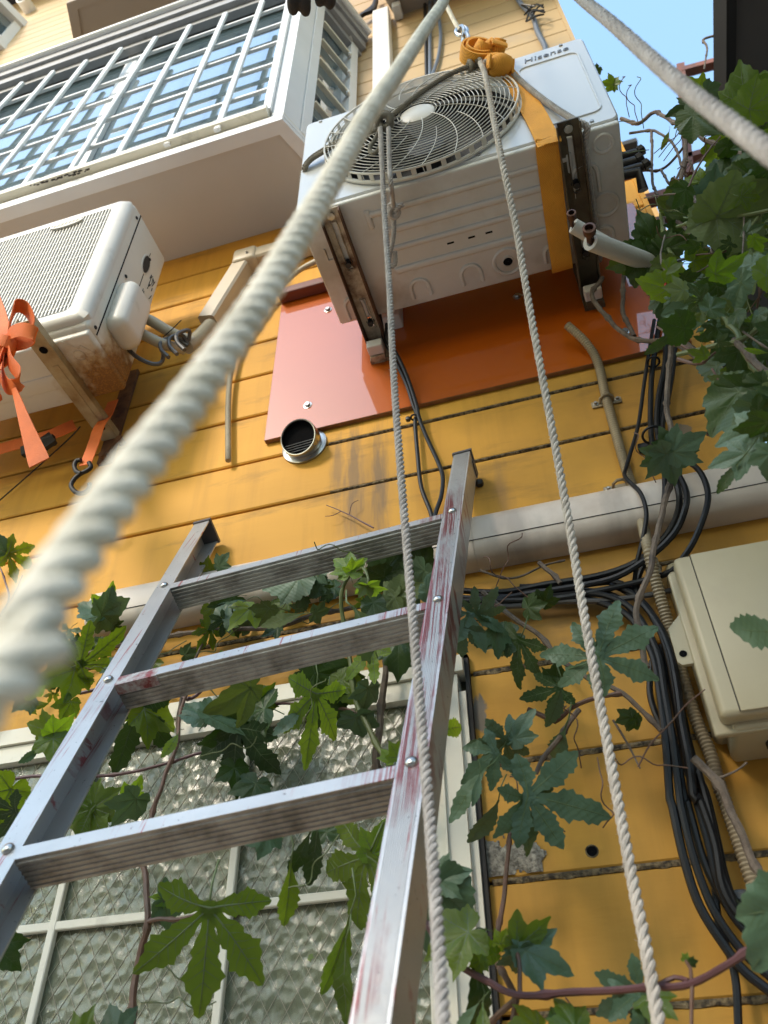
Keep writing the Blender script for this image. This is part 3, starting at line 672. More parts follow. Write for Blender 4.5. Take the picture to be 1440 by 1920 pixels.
# ================================================================== white outdoor unit on its brackets
AX0, AX1, AY0, AY1, AZ0, AZ1 = -.500, .299, .943, 1.287, 1.94, 2.468
ac = thing('outdoor_unit', 'white outdoor unit with a round fan grille, seen from below and tied with ropes', 'air conditioner', (-.1, 1.1, AZ0))
FC, FR = Vector((-.163, AY0, 2.208)), .256
def rrect(x0, x1, z0, z1, r, n=5):
    pts = []
    for cx, cz, a0 in ((x1 - r, z1 - r, 0), (x0 + r, z1 - r, 90), (x0 + r, z0 + r, 180), (x1 - r, z0 + r, 270)):
        for k in range(n + 1): a = math.radians(a0 + 90 * k / n); pts.append((cx + r * math.cos(a), cz + r * math.sin(a)))
    return pts
b = MB()
def hit(ang, pts, cx, cz):
    dx, dz = math.cos(ang), math.sin(ang)
    for (x0, z0), (x1, z1) in zip(pts, pts[1:] + pts[:1]):
        ex, ez = x1 - x0, z1 - z0; den = dx * ez - dz * ex
        if abs(den) < 1e-12: continue
        t = ((x0 - cx) * ez - (z0 - cz) * ex) / den; u = ((x0 - cx) * dz - (z0 - cz) * dx) / den
        if t > 0 and -1e-6 <= u <= 1 + 1e-6: return cx + dx * t, cz + dz * t
loop = rrect(AX0 + .004, AX1 - .004, AZ0 + .022, AZ1 - .003, .016)
outer = rrect(AX0, AX1, AZ0 + .018, AZ1, .02)
N_ = 96; vs = []; ang = [2 * math.pi * k / N_ for k in range(N_)] 
corner = [math.atan2(z - FC.z, x - FC.x) % (2 * math.pi) for x, z in loop]
ang = sorted(set(ang + corner)); n = len(ang)
rows = []
for rr, yy in ((FR - .012, AY0 + .05), (FR - .004, AY0 + .008), (FR + .002, AY0)):
    rows.append([(FC.x + rr * math.cos(a), yy, FC.z + rr * math.sin(a)) for a in ang])
rows.append([(q[0], AY0, q[1]) for q in (hit(a, loop, FC.x, FC.z) for a in ang)])
rows.append([(q[0], AY0 + .004, q[1]) for q in (hit(a, outer, FC.x, FC.z) for a in ang)])
rows.append([(q[0], AY1, q[1]) for q in (hit(a, outer, FC.x, FC.z) for a in ang)])
vs = [p for r in rows for p in r]
fs = [(i * n + j, i * n + (j + 1) % n, (i + 1) * n + (j + 1) % n, (i + 1) * n + j) for i in range(len(rows) - 1) for j in range(n)] + [tuple(range(5 * n, 6 * n))]
b.add(vs, fs); b.build('cabinet', 'unit_white', ac, True, 30)
b = MB(); b.lathe([(FR - .010, AY0 + .02), (FR - .012, AY0 + .14), (0.0002, AY0 + .14)], (FC.x, 0, FC.z), (0, 1, 0), 48); b.build('fan_well', 'fan_dark', ac)
b = MB()
for k in range(3):
    a0 = k * 2.094 + .4; grid = []
    for i in range(7):
        r = .05 + .175 * i / 6
        for j in range(7):
            a = a0 + (1.55 - .25 * i / 6) * j / 6 + .25 * i / 6; grid.append((FC.x + r * math.cos(a), AY0 + .115 - .07 * j / 6, FC.z + r * math.sin(a)))
    b.add(grid, [(i * 7 + j, i * 7 + j + 1, i * 7 + j + 8, i * 7 + j + 7) for i in range(6) for j in range(6)])
b.lathe([(.0002, AY0 + .04), (.05, AY0 + .045), (.055, AY0 + .13)], (FC.x, 0, FC.z), (0, 1, 0), 24); b.build('fan', 'fan_dark', ac)
b = MB()
def gy(r): return AY0 - .046 + .018 * (r / FR) ** 2
nr = 20
for k in range(nr):
    r = .052 + (FR + .004 - .052) * k / (nr - 1); torus(b, (FC.x, gy(r), FC.z), (0, 1, 0), r, .0012 if k < nr - 1 else .003, 64, 5)
for k in range(20):
    a0 = 2 * math.pi * k / 20; path = []
    r0 = .045 if k % 2 == 0 else .12
    for i in range(13):
        r = r0 + (FR + .004 - r0) * i / 12; a = a0 - .62 * (r / FR) ** 1.2; path.append(Vector((FC.x + r * math.cos(a), gy(r) - .002, FC.z + r * math.sin(a))))
    r = FR + .004; a = a0 - .62; path.append(Vector((FC.x + r * math.cos(a), AY0 + .004, FC.z + r * math.sin(a))))
    b.tube(path, .0012, 5, caps=False)
torus(b, (FC.x, AY0 - .006, FC.z), (0, 1, 0), FR + .006, .0055, 72, 6)
for k in range(44):
    a = 2 * math.pi * k / 44 + .05; b.beam((FC.x + (FR + .005) * math.cos(a), AY0 - .028, FC.z + (FR + .005) * math.sin(a)), (FC.x + (FR + .006) * math.cos(a), AY0 - .004, FC.z + (FR + .006) * math.sin(a)), .003, .012, (-math.sin(a), 0, math.cos(a)))
b.build('fan_guard', 'guard_wire', ac)
b = MB(); b.lathe([(.0002, -.048), (.038, -.047), (.046, -.043), (.047, -.036), (.04, -.036)], (FC.x, AY0, FC.z), (0, 1, 0), 32); b.build('guard_hub', 'guard_wire', ac)
# service panel: a raised border on the right part of the front
b = MB(); pts = rrect(.113, AX1 - .028, AZ0 + .075, AZ1 - .082, .024, 6)
b.tube([Vector((x, AY0 - .0006, z)) for x, z in pts], .0032, 6, closed=True); b.build('panel_border', 'unit_white', ac)
cu = bpy.data.curves.new('logo', 'FONT'); cu.body = 'Hisense'; cu.size = .047; cu.extrude = .0008; cu.shear = .12; cu.space_character = 1.06
t_o = bpy.data.objects.new('logo_tmp', cu); COL.objects.link(t_o)
bpy.context.view_layer.update()
me = bpy.data.meshes.new_from_object(t_o.evaluated_get(bpy.context.evaluated_depsgraph_get()))
bpy.data.objects.remove(t_o)
xs_ = [v.co.x for v in me.vertices]; wtxt = max(xs_) - min(xs_)
q0 = P(1068, 96, AY0); q1 = P(985, 122, AY0)
for v in me.vertices: v.co = Vector((q1.x + (v.co.x - min(xs_)) / wtxt * (q0.x - q1.x), AY0 - .0012 - v.co.z, AZ1 - .056 + v.co.y * .8)) - BASE[ac]
me.materials.clear(); me.materials.append(MATS['logo_grey'])
o = bpy.data.objects.new('logo', me); COL.objects.link(o); o.parent = ac
for x, zz in ((AX0 + .045, AZ1 - .012), (AX0 + .045, AZ0 + .034), (AX1 - .06, AZ1 - .012), (AX1 - .06, AZ0 + .034), (-.03, AZ0 + .034)):
    b = MB(); b.lathe([(.0055, 0), (.005, -.003), (.0002, -.0035)], (x, AY0, zz), (0, 1, 0), 10); b.build('screw', 'dull_steel', ac)
# base pan with its pressed shapes
b = MB(); b.rbox((AX0 + .003, AY0 + .003, AZ0), (AX1 - .003, AY1 - .002, AZ0 + .0175), .006, 3)
zb = AZ0
def rib(x0, y0, x1, y1, w=.012, h=.0065):
    b.rbox((x0 - .004, y0 - .004, zb - h), (x1 + .004, y1 + .004, zb + .006), .0058, 3)
rib(-.32, .992, .17, 1.000); rib(-.30, 1.045, .15, 1.056); rib(-.30, 1.098, .15, 1.106); rib(-.30, 1.160, .15, 1.172)
rib(-.33, .985, -.322, 1.03); rib(.168, .985, .176, 1.03)
def dome(cx, cy, r, h=.0055):
    for a in range(0, 1):
        torus(b, (cx, cy, zb), (0, 0, 1), r, h, 20, 6, a0=0, a1=360)
def arch(cx, cy, w_, d_, h=.006):
    pts = [(cx - w_, cy - d_)] + [(cx + w_ * math.cos(math.radians(180 - k * 22.5)), cy + w_ * math.sin(math.radians(180 - k * 22.5))) for k in range(9)] + [(cx + w_, cy - d_)]
    b.tube([Vector((x, 2 * cy - y, zb)) for x, y in pts], h, 6)
arch(-.255, 1.232, .024, .03); arch(-.115, 1.232, .026, .03); dome(-.015, 1.225, .036); arch(.10, 1.232, .02, .028); arch(.205, 1.05, .03, .05); arch(.235, 1.22, .02, .026)
dome(.255, .985, .021); dome(.245, 1.14, .03)
arch(-.44, 1.235, .026, .04); b.tube([Vector((-.462, 1.05, zb)), Vector((-.462, 1.085, zb)), Vector((-.43, 1.085, zb))], .004, 6)
b.build('base_pan', 'unit_base', ac, True, 50)
b = MB(); b.lathe([(.0002, -.0006), (.0125, -.0006)], (-.015, 1.225, zb), (0, 0, 1), 20); b.lathe([(.0125, -.0006), (.0125, -.003), (.0155, -.003), (.0165, 0)], (-.015, 1.225, zb), (0, 0, 1), 20, m=1)
b.build('drain_hole', ['dark_inside', 'unit_base'], ac, True)
for x0 in (-.155, -.10, -.055):
    b = MB(); b.box((x0, 1.127, zb - .0008), (x0 + .018, 1.132, zb - .0002)); b.build('slot', 'dark_inside', ac, False)
# pipe valves at its far right side
b = MB()
for (px, py, r) in ((1196, 286, .011), (1194, 302, .013), (1206, 312, .011)):
    p = P(px, py, 1.17); b.tube([Vector((AX1 - .01, p.y, p.z)), Vector((p.x, p.y, p.z))], r * 1.1, 10); b.lathe([(r, 0), (r * 1.35, .003), (r * 1.35, .016), (r * .5, .02), (.0002, .02)], p, (.9, -.3, .1), 8)
p = P(1188, 322, 1.17); b.tube([Vector((AX1 - .01, p.y, p.z)), p + Vector((.01, 0, -.01)), p + Vector((.012, .03, -.05))], .014, 10)
b.build('valve', 'brass_dark', ac)

# brackets
def arm(x0, x1, y0, y1, zt, mweb, mfl, label):
    t = thing('wall_bracket', label, 'bracket', ((x0 + x1) / 2, WALL, zt - .07), 'steel wall brackets under the outdoor units')
    xm = (x0 + x1) / 2; wv = .0065
    b = MB()   # web with keyhole slots, cut as strips round the slots
    def strip(ya, yb):
        b.box((x0, ya, zt - .004), (x1, yb, zt - .0002))
    slots = [(y0 + .035, y0 + .175), (y0 + .27, y0 + .365)]
    yy = y0
    for sa, sb in slots:
        strip(yy, sa)
        b.box((x0, sa, zt - .004), (xm - wv, sb, zt - .0002)); b.box((xm + wv, sa, zt - .004), (x1, sb, zt - .0002))
        yy = sb
    strip(yy, y1)
    for sa, sb in slots:   # torn, rusty lips of the slots
        pts = [Vector((xm - wv * 1.2, sa, zt - .005))] + [Vector((xm - wv * (1.15 + .25 * abs(noise.noise((k * 2.1, x0 * 30, 1)))), sa + (sb - sa) * k / 12, zt - .005)) for k in range(1, 12)]
        pts += [Vector((xm - wv * 1.6, sb, zt - .005)), Vector((xm, sb + .008, zt - .005)), Vector((xm + wv * 1.6, sb, zt - .005))]
        pts += [Vector((xm + wv * (1.15 + .25 * abs(noise.noise((k * 2.1, x0 * 40, 9)))), sb + (sa - sb) * k / 12, zt - .005)) for k in range(1, 13)]
        b.tube(pts, .0022, 5, closed=True)
    b.build('web', mweb, t, False)
    for xa, xb in ((x0 - .003, x0 - .0002), (x1 + .0002, x1 + .003)):
        b = MB(); b.prism([(xa, y0, zt), (xa, y0, zt - .024), (xa, y0 + .1, zt - .030), (xa, y1, zt - .042), (xa, y1, zt)], (xb - xa, 0, 0)); b.build('flange', mfl, t, False)
    b = MB(); b.box((x0 + .004, y1 - .016, zt - .082), (x1 - .004, y1 - .0005, zt - .0045)); b.box((x0 - .002, y1 + .0002, zt - .075), (x1 + .002, WALL - .014, zt + .36)); b.build('upright', mweb, t, False)
    b = MB(); b.rbox((x0 + .002, y1 - .05, zt - .078), (x1 - .002, y1 - .017, zt - .048), .004); b.build('end_cap', 'unit_base', t, False)
    b = MB(); b.lathe([(.010, 0), (.010, -.006), (.0002, -.0065)], (xm, y0 + .018, zt - .004), (0, 0, 1), 12); b.build('bolt', 'steel', t)
    for sa, sb in slots:
        b = MB(); b.lathe([(.012, -.004), (.012, -.006), (.008, -.006), (.008, -.020), (.0002, -.020)], (xm, sb - .02, zt), (0, 0, 1), 8); b.build('bolt', 'black_rubber', t)
    return t
arm(-.4365, -.3885, .948, 1.372, 1.9385, 'rusty_bracket', 'rusty_flange', 'rust eaten steel bracket with jagged slots under the left end of the white unit')
arm(.156, .205, .905, 1.372, 1.9385, 'dark_olive_bracket', 'dark_olive_bracket', 'olive brown slotted steel bracket under the right end of the white unit')

# orange painted board behind the unit
bt = thing('mounting_board', 'glossy orange painted plywood board screwed to the siding behind the white unit', 'board', (-.2, WALL, 1.66))
b = MB(); BX0, BX1, BZ0_, BZ1_ = -.741, .372, 1.652, 2.325
b.box((BX0, 1.3845, BZ0_), (BX1, WALL - .002, BZ1_)); bo = b.build('panel', 'orange_board', bt, False)
b = MB(); b.box((BX0 - .0008, 1.3852, BZ0_ - .0012), (BX1 + .0008, WALL - .0025, BZ0_ + .001)).box((BX0 - .001, 1.3852, BZ0_), (BX0 + .0005, WALL - .0025, BZ1_))
for k in range(3): b.box((BX0, 1.3868 + k * .0042, BZ0_ - .002), (BX1, 1.3885 + k * .0042, BZ0_ - .0011))
b.build('edge', 'board_edge', bt, False)
for c in ((577, 760), (615, 581), (1172, 622), (970, 556)):
    b = MB(); screw(b, P(*c, 1.3843), (0, -1, 0), .0085); b.build('bolt', 'steel', bt, True, 25)
b = MB(); q = P(540, 560, 1.37); b.rbox((-.742, 1.345, 2.288), (-.50, 1.384, 2.322), .004); b.rbox((-.748, 1.355, 2.3225), (-.50, 1.384, 2.338), .003); b.build('batten', 'maroon_wood', bt, False)

# stainless vent hood
b = MB(); vc = P(572, 838, WALL)
vt = thing('vent_hood', 'round stainless steel vent hood with a dark mouth below the orange board', 'vent', tuple(vc))
b.lathe([(.062, 0), (.062, .006), (.050, .010), (.047, .010)], vc, (0, -1, 0), 40); b.build('rim', 'steel', vt)
b = MB(); ax = Vector((-.12, -1, -.42)).normalized(); n1 = Vector((0, -1, 0)); rows = []
for i in range(8):
    t = i / 7.; a = n1.lerp(ax, t).normalized(); c = vc + n1 * .008 + (n1 * .035 * t + Vector((0, -.006, -.012)) * t * t)
    x = Vector((1, 0, 0)); x = (x - a * x.dot(a)).normalized(); y = a.cross(x); r = .049 + .003 * math.sin(t * 3.1)
    rows += [c + (x * math.cos(2 * math.pi * j / 36) + y * math.sin(2 * math.pi * j / 36)) * r for j in range(36)]
b.add(rows, [(i * 36 + j, i * 36 + (j + 1) % 36, (i + 1) * 36 + (j + 1) % 36, (i + 1) * 36 + j) for i in range(7) for j in range(36)])
torus(b, c, a, r, .0022, 36, 6); b.build('cowl', 'steel', vt)
b = MB(); cc = c - a * .012; b.lathe([(.0002, 0), (.0475, 0), (.0475, .006)], cc, a, 30); b.build('mouth', 'dark_inside', vt)  # black disc near the opening paints the unlit inside
b = MB()
for k in range(4): b.tube([c - a * .010 + x * (-.044) + y * (-.012 - k * .007), c - a * .010 + x * .044 + y * (-.012 - k * .007)], .0011, 5)
b.build('louver', 'dull_steel', vt)

# ================================================================== cream outdoor unit on the left
LX1, LX0, LY0, LY1, LZ0, LZ1 = -1.122, -1.95, 1.012, 1.25, 1.844, 2.525
lu = thing('outdoor_unit', 'older cream outdoor unit with vertical slats and a rusty underside, on the left', 'air conditioner', (-1.4, 1.15, LZ0))
b = MB(); b.rbox((LX0, LY0 + .02, LZ0 + .02), (LX1, LY1, LZ1), .016, 3); b.build('cabinet', 'unit_cream_rusty', lu, True, 50)
b = MB(); b.rbox((LX0 + .01, LY0 + .035, LZ0), (LX1 - .004, LY1 - .002, LZ0 + .03), .006, 2)
for (xx, yy, r) in ((-1.185, 1.105, .016), (-1.40, 1.17, .022)): torus(b, (xx, yy, LZ0), (0, 0, 1), r, .0022, 20, 6)
b.tube([Vector((-1.205, 1.05, LZ0)), Vector((-1.175, 1.085, LZ0)), Vector((-1.165, 1.075, LZ0)), Vector((-1.14, 1.11, LZ0)), Vector((-1.16, 1.14, LZ0))], .002, 5)
b.rbox((-1.75, 1.14, LZ0 - .003), (-1.27, 1.19, LZ0 + .003), .0028)
b.build('base_pan', 'unit_cream_rusty', lu, True, 50)
# front with a slatted window
fz0, fz1, fx0, fx1 = LZ0 + .088, LZ1 - .036, LX0 + .04, LX1 - .062
b = MB(); L1 = rrect(LX0, LX1, LZ0 + .035, LZ1, .03, 6); L2 = rrect(fx0, fx1, fz0, fz1, .018, 6)
rows = [[(x, LY0 + .035, z) for x, z in L1], [(x, LY0 + .012, z) for x, z in L1]]
L1b = rrect(LX0 + .016, LX1 - .020, LZ0 + .05, LZ1 - .012, .024, 6); rows.append([(x, LY0, z) for x, z in L1b])
L2b = rrect(fx0 - .014, fx1 + .014, fz0 - .014, fz1 + .012, .024, 6); rows.append([(x, LY0 - .003, z) for x, z in L2b])
rows.append([(x, LY0 + .002, z) for x, z in L2]); rows.append([(x, LY0 + .02, z) for x, z in L2])
n = len(L1); b.add([p for r in rows for p in r], [(i * n + j, i * n + (j + 1) % n, (i + 1) * n + (j + 1) % n, (i + 1) * n + j) for i in range(5) for j in range(n)])
b.build('front_frame', 'unit_cream', lu, True, 60)
b = MB(); b.box((fx0, LY0 + .0185, fz0), (fx1, LY0 + .0195, fz1)); b.build('coil', 'fan_dark', lu, False)
src = None; k = 0; x = fx1 - .006
while x > fx0:
    if src is None:
        b = MB(); b.box((x - .0021, LY0 + .0005, fz0 + .001), (x + .0021, LY0 + .012, fz1 - .001)); src = b.build('slat', 'unit_cream', lu, False)
    else:
        c_ = src.copy(); COL.objects.link(c_); c_.location = (x - (fx1 - .006), 0, 0); c_.parent = lu
    x -= .0118
k = 0; zz = fz0 + .03
while zz < fz1 - .01:
    b = MB(); b.box((fx0, LY0 + .0035, zz - .0030), (fx1, LY0 + .017, zz + .0030)); b.build('cross_bar', 'unit_cream', lu, False); zz += .0445
b = MB(); ec = P(127, 416, LY0 - .004) - Vector((0, 0, .012)); pts = [(ec.x + .058 * math.cos(2 * math.pi * k / 28), LY0 - .006, ec.z + .017 * math.sin(2 * math.pi * k / 28)) for k in range(28)]
b.prism(pts, (0, .007, 0))
for k in range(7):
    u = -.040 + k * .0135; b.tube([Vector((ec.x + u - .004, LY0 - .0062, ec.z - .005)), Vector((ec.x + u, LY0 - .0062, ec.z + .006)), Vector((ec.x + u + .005, LY0 - .0062, ec.z - .003))], .0012, 5)
b.build('emblem', 'emblem_cream', lu, False)
# right side: cover, dark oval painting the handle hollow's shade, seams
b = MB(); b.box((LX1 - .0005, LY0 + .062, LZ0 + .03), (LX1 + .0012, LY0 + .066, LZ1 - .01)).box((LX1 - .0005, LY0 + .155, LZ0 + .17), (LX1 + .0012, LY0 + .157, LZ1 - .09)); b.build('seam', 'dark_inside', lu, False)
b = MB()
pr = []
for k in range(9):
    t = k / 8.; h = math.sin(math.pi * t) ** .6 if 0 < t < 1 else 0
    pr.append((t, h))
hy, hz_ = 1.165, 2.365
b.lathe([(.052, 0), (.050, .0015), (.044, .0018)], (LX1, hy, hz_), (1, 0, 0), 28)
for i in range(len(b.v)): v = b.v[i]; b.v[i] = (v[0], hy + (v[1] - hy) * .42, hz_ + (v[2] - hz_))
n0 = len(b.v); b.lathe([(.044, .002), (.0002, .002)], (LX1, hy, hz_), (1, 0, 0), 28, m=1)
for i in range(n0, len(b.v)): v = b.v[i]; b.v[i] = (v[0], hy + (v[1] - hy) * .36, hz_ + (v[2] - hz_))
b.build('handle', ['unit_cream', 'dark_trim'], lu)
b = MB(); b.rbox((LX1 - .01, LY0 + .07, 1.935), (LX1 + .060, LY0 + .185, 2.150), .030, 5); b.build('valve_cover', 'unit_cream', lu, True, 60)
for (yy, zz) in ((LY0 + .05, LZ1 - .05), (LY0 + .05, LZ0 + .045), (LY0 + .09, 2.20), (LY0 + .16, LZ1 - .12)):
    b = MB(); b.lathe([(.006, 0), (.005, .003), (.0002, .003)], (LX1 + .001, yy, zz), (1, 0, 0), 10); b.build('screw', 'dark_trim', lu)
b = MB(); rr = random.Random(2)
for k in range(14):
    p = Vector((LX1 + .0008, 1.205 + rr.uniform(-.02, .02), 2.29 + rr.uniform(-.05, .06))); b.tube([p, p + Vector((.0006, rr.uniform(-.01, .01), rr.uniform(.008, .03)))], .0012, 4)
b.build('scuff', 'dark_trim', lu)
# its bracket
ba = thing('wall_bracket', 'stained cream channel bracket with bolt holes under the left unit', 'bracket', (-1.245, WALL, 1.78), 'steel wall brackets under the outdoor units')
b = MB(); b.box((-1.272, .952, LZ0 - .026), (-1.227, 1.385, LZ0 - .0225)); b.box((-1.258, 1.10, LZ0 - .0275), (-1.241, 1.30, LZ0 - .0262)); b.build('web', 'stained_bracket', ba, False)
for xa in (-1.2755, -1.2268):
    b = MB(); b.box((xa, .952, LZ0 - .026), (xa + .0033, 1.385, LZ0 - .001)); b.build('flange', 'stained_bracket', ba, False)
for yy in (.985, 1.045, 1.335):
    b = MB(); b.lathe([(.0115, -.0274), (.0002, -.0274)], (-1.249, yy, LZ0), (0, 0, 1), 16); b.build('hole', 'dark_inside', ba)
b = MB(); b.box((-1.272, 1.386, LZ0 - .12), (-1.227, 1.399, LZ0 + .3)); b.tube([Vector((-1.25, 1.385, LZ0 - .10)), Vector((-1.25, 1.37, LZ0 - .10))], .012, 8); b.tube([Vector((-1.20, 1.385, LZ0 - .06)), Vector((-1.20, 1.36, LZ0 - .06))], .011, 8); b.build('upright', 'rusty_flange', ba, False)

# pipes between the left unit and the duct
def path(pts, y=None):
    return [P(*p[:2], p[2] if len(p) > 2 else y) for p in pts]
b = MB(); b.tube(spline(path([(250, 592, 1.20), (280, 600, 1.22), (318, 622, 1.26), (360, 640, 1.31)]), .012), .0165, 12)
single(b, 'insulated_pipe', 'hose_beige', 'upper beige lagged pipe leaving the left unit under its valve cover', 'pipe')
b = MB(); b.tube(spline(path([(238, 612, 1.20), (266, 626, 1.22), (305, 645, 1.26), (345, 655, 1.31)]), .012), .0165, 12)
single(b, 'insulated_pipe', 'hose_beige', 'lower beige lagged pipe leaving the left unit, beside the black cable loop', 'pipe')
b = MB(); ridged(b, path([(350, 650, 1.31), (372, 634, 1.33), (395, 610, 1.36)]), .024, .008, .12, 14)
single(b, 'conduit_joint', 'hose_beige', 'ridged joint where the two lagged pipes enter the cream duct', 'pipe')
b = MB(); b.tube(spline(path([(225, 622, 1.2), (235, 648, 1.2), (258, 670, 1.22), (285, 682, 1.24), (302, 680, 1.26), (306, 664, 1.28), (300, 645, 1.28)]), .01), .0065, 8)
single(b, 'cable', 'cable_grey', 'dark grey cable hanging in a loop below the left unit valve cover', 'cable')
for k, (dx, dy) in enumerate(((0, 0), (16, -6), (30, -14))):
    b = MB(); b.tube(spline(path([(352, 648 + dy * .3, 1.30), (325 + dx, 634 + dy, 1.27), (303 + dx, 640 + dy, 1.25), (302 + dx, 655 + dy, 1.25), (316 + dx, 670 + dy, 1.25)]), .01), .0062, 8)
    single(b, 'cable', 'cable_grey', ['leftmost', 'middle', 'rightmost'][k] + ' of three short grey cable bends at the lagged pipes', 'cable', 'grey cable bends at the lagged pipes')
b = MB(); b.tube(path([(306, 632, 1.24), (322, 618, 1.23), (340, 600, 1.22)]), .0016, 5); single(b, 'tie_wire', 'dark_trim', 'thin black tie wire end poking up from the lagged pipes', 'wire')

# cream slim duct with an elbow
du = thing('pipe_duct', 'cream plastic pipe duct with an elbow, half hidden by the big blurred rope', 'duct', tuple(P(400, 600, WALL)))
def ductseg(a, c, w_, d_, nm, m):
    b = MB(); b.beam(a, c, w_, d_, (0, -1, 0), ch=.22); return b.build(nm, m, du, False)
pe = P(462, 492, WALL - .033); pl_ = P(392, 606, WALL - .033); pr_ = P(640, 452, WALL - .033)
ductseg(pe + (pl_ - pe).normalized() * .03, pl_, .062, .062, 'run', 'pvc_cream')
ductseg(pe + Vector((.045, 0, 0)), Vector((-.50, pe.y, pe.z)), .062, .062, 'run', 'pvc_cream')
b = MB(); b.rbox((pe.x - .038, WALL - .072, pe.z - .042), (pe.x + .05, WALL - .001, pe.z + .038), .014, 3); b.build('elbow', 'pvc_cream', du)
b = MB(); screw(b, Vector((pe.x + .02, WALL - .072, pe.z - .01)), (0, -1, 0), .004); b.build('screw', 'dull_steel', du)
b = MB(); ridged(b, path([(600, 486, 1.30), (560, 508, 1.36), (520, 545, 1.375), (478, 598, 1.375), (447, 646, 1.375), (433, 695, 1.375), (428, 760, 1.378), (428, 864, 1.38)]), .0088, .0056, .16, 10)
single(b, 'drain_hose', 'hose_beige', 'thin beige corrugated drain hose hanging down the yellow wall left of the orange board', 'hose')

# long white duct across the wall
ld = thing('pipe_duct', 'long off-white plastic duct running level across the wall behind the ladder', 'duct', (0, WALL, 1.08))
b = MB(); z0, z1 = 1.088, 1.203
prof = [(WALL - .001, z0), (WALL - .040, z0 + .001), (WALL - .053, z0 + .008), (WALL - .062, z0 + .020), (WALL - .066, z0 + .034), (WALL - .067, z0 + .055), (WALL - .066, z1 - .034), (WALL - .061, z1 - .016), (WALL - .051, z1 - .004), (WALL - .040, z1), (WALL - .001, z1)]
for xa, xb in ((-1.12, -.2), (-.1995, .402)):
    n = len(prof); b.add([(x, y, z) for x in (xa, xb) for y, z in prof], [(i, (i + 1) % n, n + (i + 1) % n, n + i) for i in range(n)] + [tuple(range(n)), tuple(range(n, 2 * n))[::-1]])
b.build('cover', 'duct_white', ld, True, 40)
b = MB(); b.box((-1.12, WALL - .0672, z0 + .0335), (.402, WALL - .0650, z0 + .0350)); b.build('seam', 'dark_trim', ld, False)

# ================================================================== meter box
bx = thing('meter_box', 'beige plastic meter box with a screw tab on its side at the right edge', 'box', (.27, WALL, .60))
GX0, GX1, GZ0, GZ1 = .163, .398, .612, .925
b = MB(); b.rbox((GX0 + .014, 1.275, GZ0 - .012), (GX1, WALL - .002, GZ1 + .01), .010, 3); b.build('body', 'box_beige', bx)
b = MB(); b.rbox((GX0, 1.250, GZ0), (GX1, 1.288, GZ1), .011, 4); b.build('lid', 'box_beige', bx)
b = MB(); b.rbox((GX0 - .012, 1.281, GZ0 - .014), (GX1, 1.295, GZ1 - .012), .004, 3); b.build('flange', 'box_beige', bx)
b = MB(); b.rbox((GX0 + .030, 1.2462, GZ0 + .004), (GX1, 1.2508, GZ1 - .004), .002, 2); b.build('lid_panel', 'box_beige', bx)
b = MB(); b.box((GX0 + .0285, 1.2486, GZ0 + .005), (GX0 + .030, 1.2499, GZ1 - .005)).box((.328, 1.2449, GZ0 + .12), (.331, 1.2461, GZ1 - .01)); b.build('groove', 'dark_trim', bx, False)
b = MB(); tz = P(1280, 1215, 1.285).z; b.prism([(GX0 - .012, 1.2835, tz + .065), (GX0 - .036, 1.2835, tz + .04), (GX0 - .036, 1.2835, tz - .025), (GX0 - .030, 1.2835, tz - .032), (GX0 - .012, 1.2835, tz - .032)], (0, .008, 0)); b.build('tab', 'box_beige', bx, False)
b = MB(); b.lathe([(.0065, -.0008), (.0002, -.0008)], (GX0 - .024, 1.2835, tz - .012), (0, 1, 0), 16); b.build('hole', 'dark_inside', bx)
b = MB(); b.rbox((GX0 - .005, 1.332, GZ0 + .02), (GX0 + .075, WALL - .002, GZ1 + .052), .012, 3); b.build('back_plate', 'box_beige', bx)
b = MB(); b.lathe([(.022, .0), (.022, -.006), (.016, -.006), (.0002, -.004)], (GX0 + .085, 1.335, GZ0 - .012), (0, 0, 1), 18); b.build('gland', 'black_rubber', bx)

# ================================================================== corrugated conduit and cables
def g2(sx, sy, k, pts): return [(sx + x / k, sy + y / k) for x, y in pts]
c6 = lambda pts: g2(960, 560, 3.0, pts)
c9 = lambda pts: g2(900, 1000, 2.6667, pts)
c12 = lambda pts: g2(900, 1400, 2.6667, pts)
c5 = lambda pts: g2(480, 440, 3.0, pts)
def pth(pts, ys):
    n = len(pts); ys = list(ys) if isinstance(ys, (list, tuple)) else [ys]
    return [P(x, y, np.interp(i / (n - 1), np.linspace(0, 1, len(ys)), ys)) for i, (x, y) in enumerate(pts)]
cond = c6([(312, 150), (400, 230), (460, 310), (495, 400), (520, 520), (560, 670), (610, 850), (655, 1000), (705, 1130), (738, 1280), (765, 1400)]) + c9([(862, 175), (905, 330), (955, 500), (1015, 720), (1080, 930), (1150, 1100), (1205, 1290)]) + c12([(1192, 180), (1262, 380), (1335, 600), (1385, 740), (1460, 950), (1560, 1250)])
b = MB(); ridged(b, pth(cond, [1.34, 1.385, 1.385, 1.385, 1.31, 1.37, 1.375, 1.375, 1.375, 1.375]), .0115, .0068, .17, 12)
single(b, 'conduit', 'conduit_tan', 'tan corrugated conduit rising past the meter box to an open end at the orange board', 'conduit')
b = MB(); p = P(*c9([(868, 178)])[0], 1.368); torus(b, p, (.1, .05, 1), .011, .005, 20, 7); b.tube([p + Vector((0, 0, .022)), p, p - Vector((0, 0, .022))], .0128, 14)
single(b, 'conduit_coupling', 'hose_beige', 'pale coupling sleeve on the tan conduit above the meter box', 'coupling')
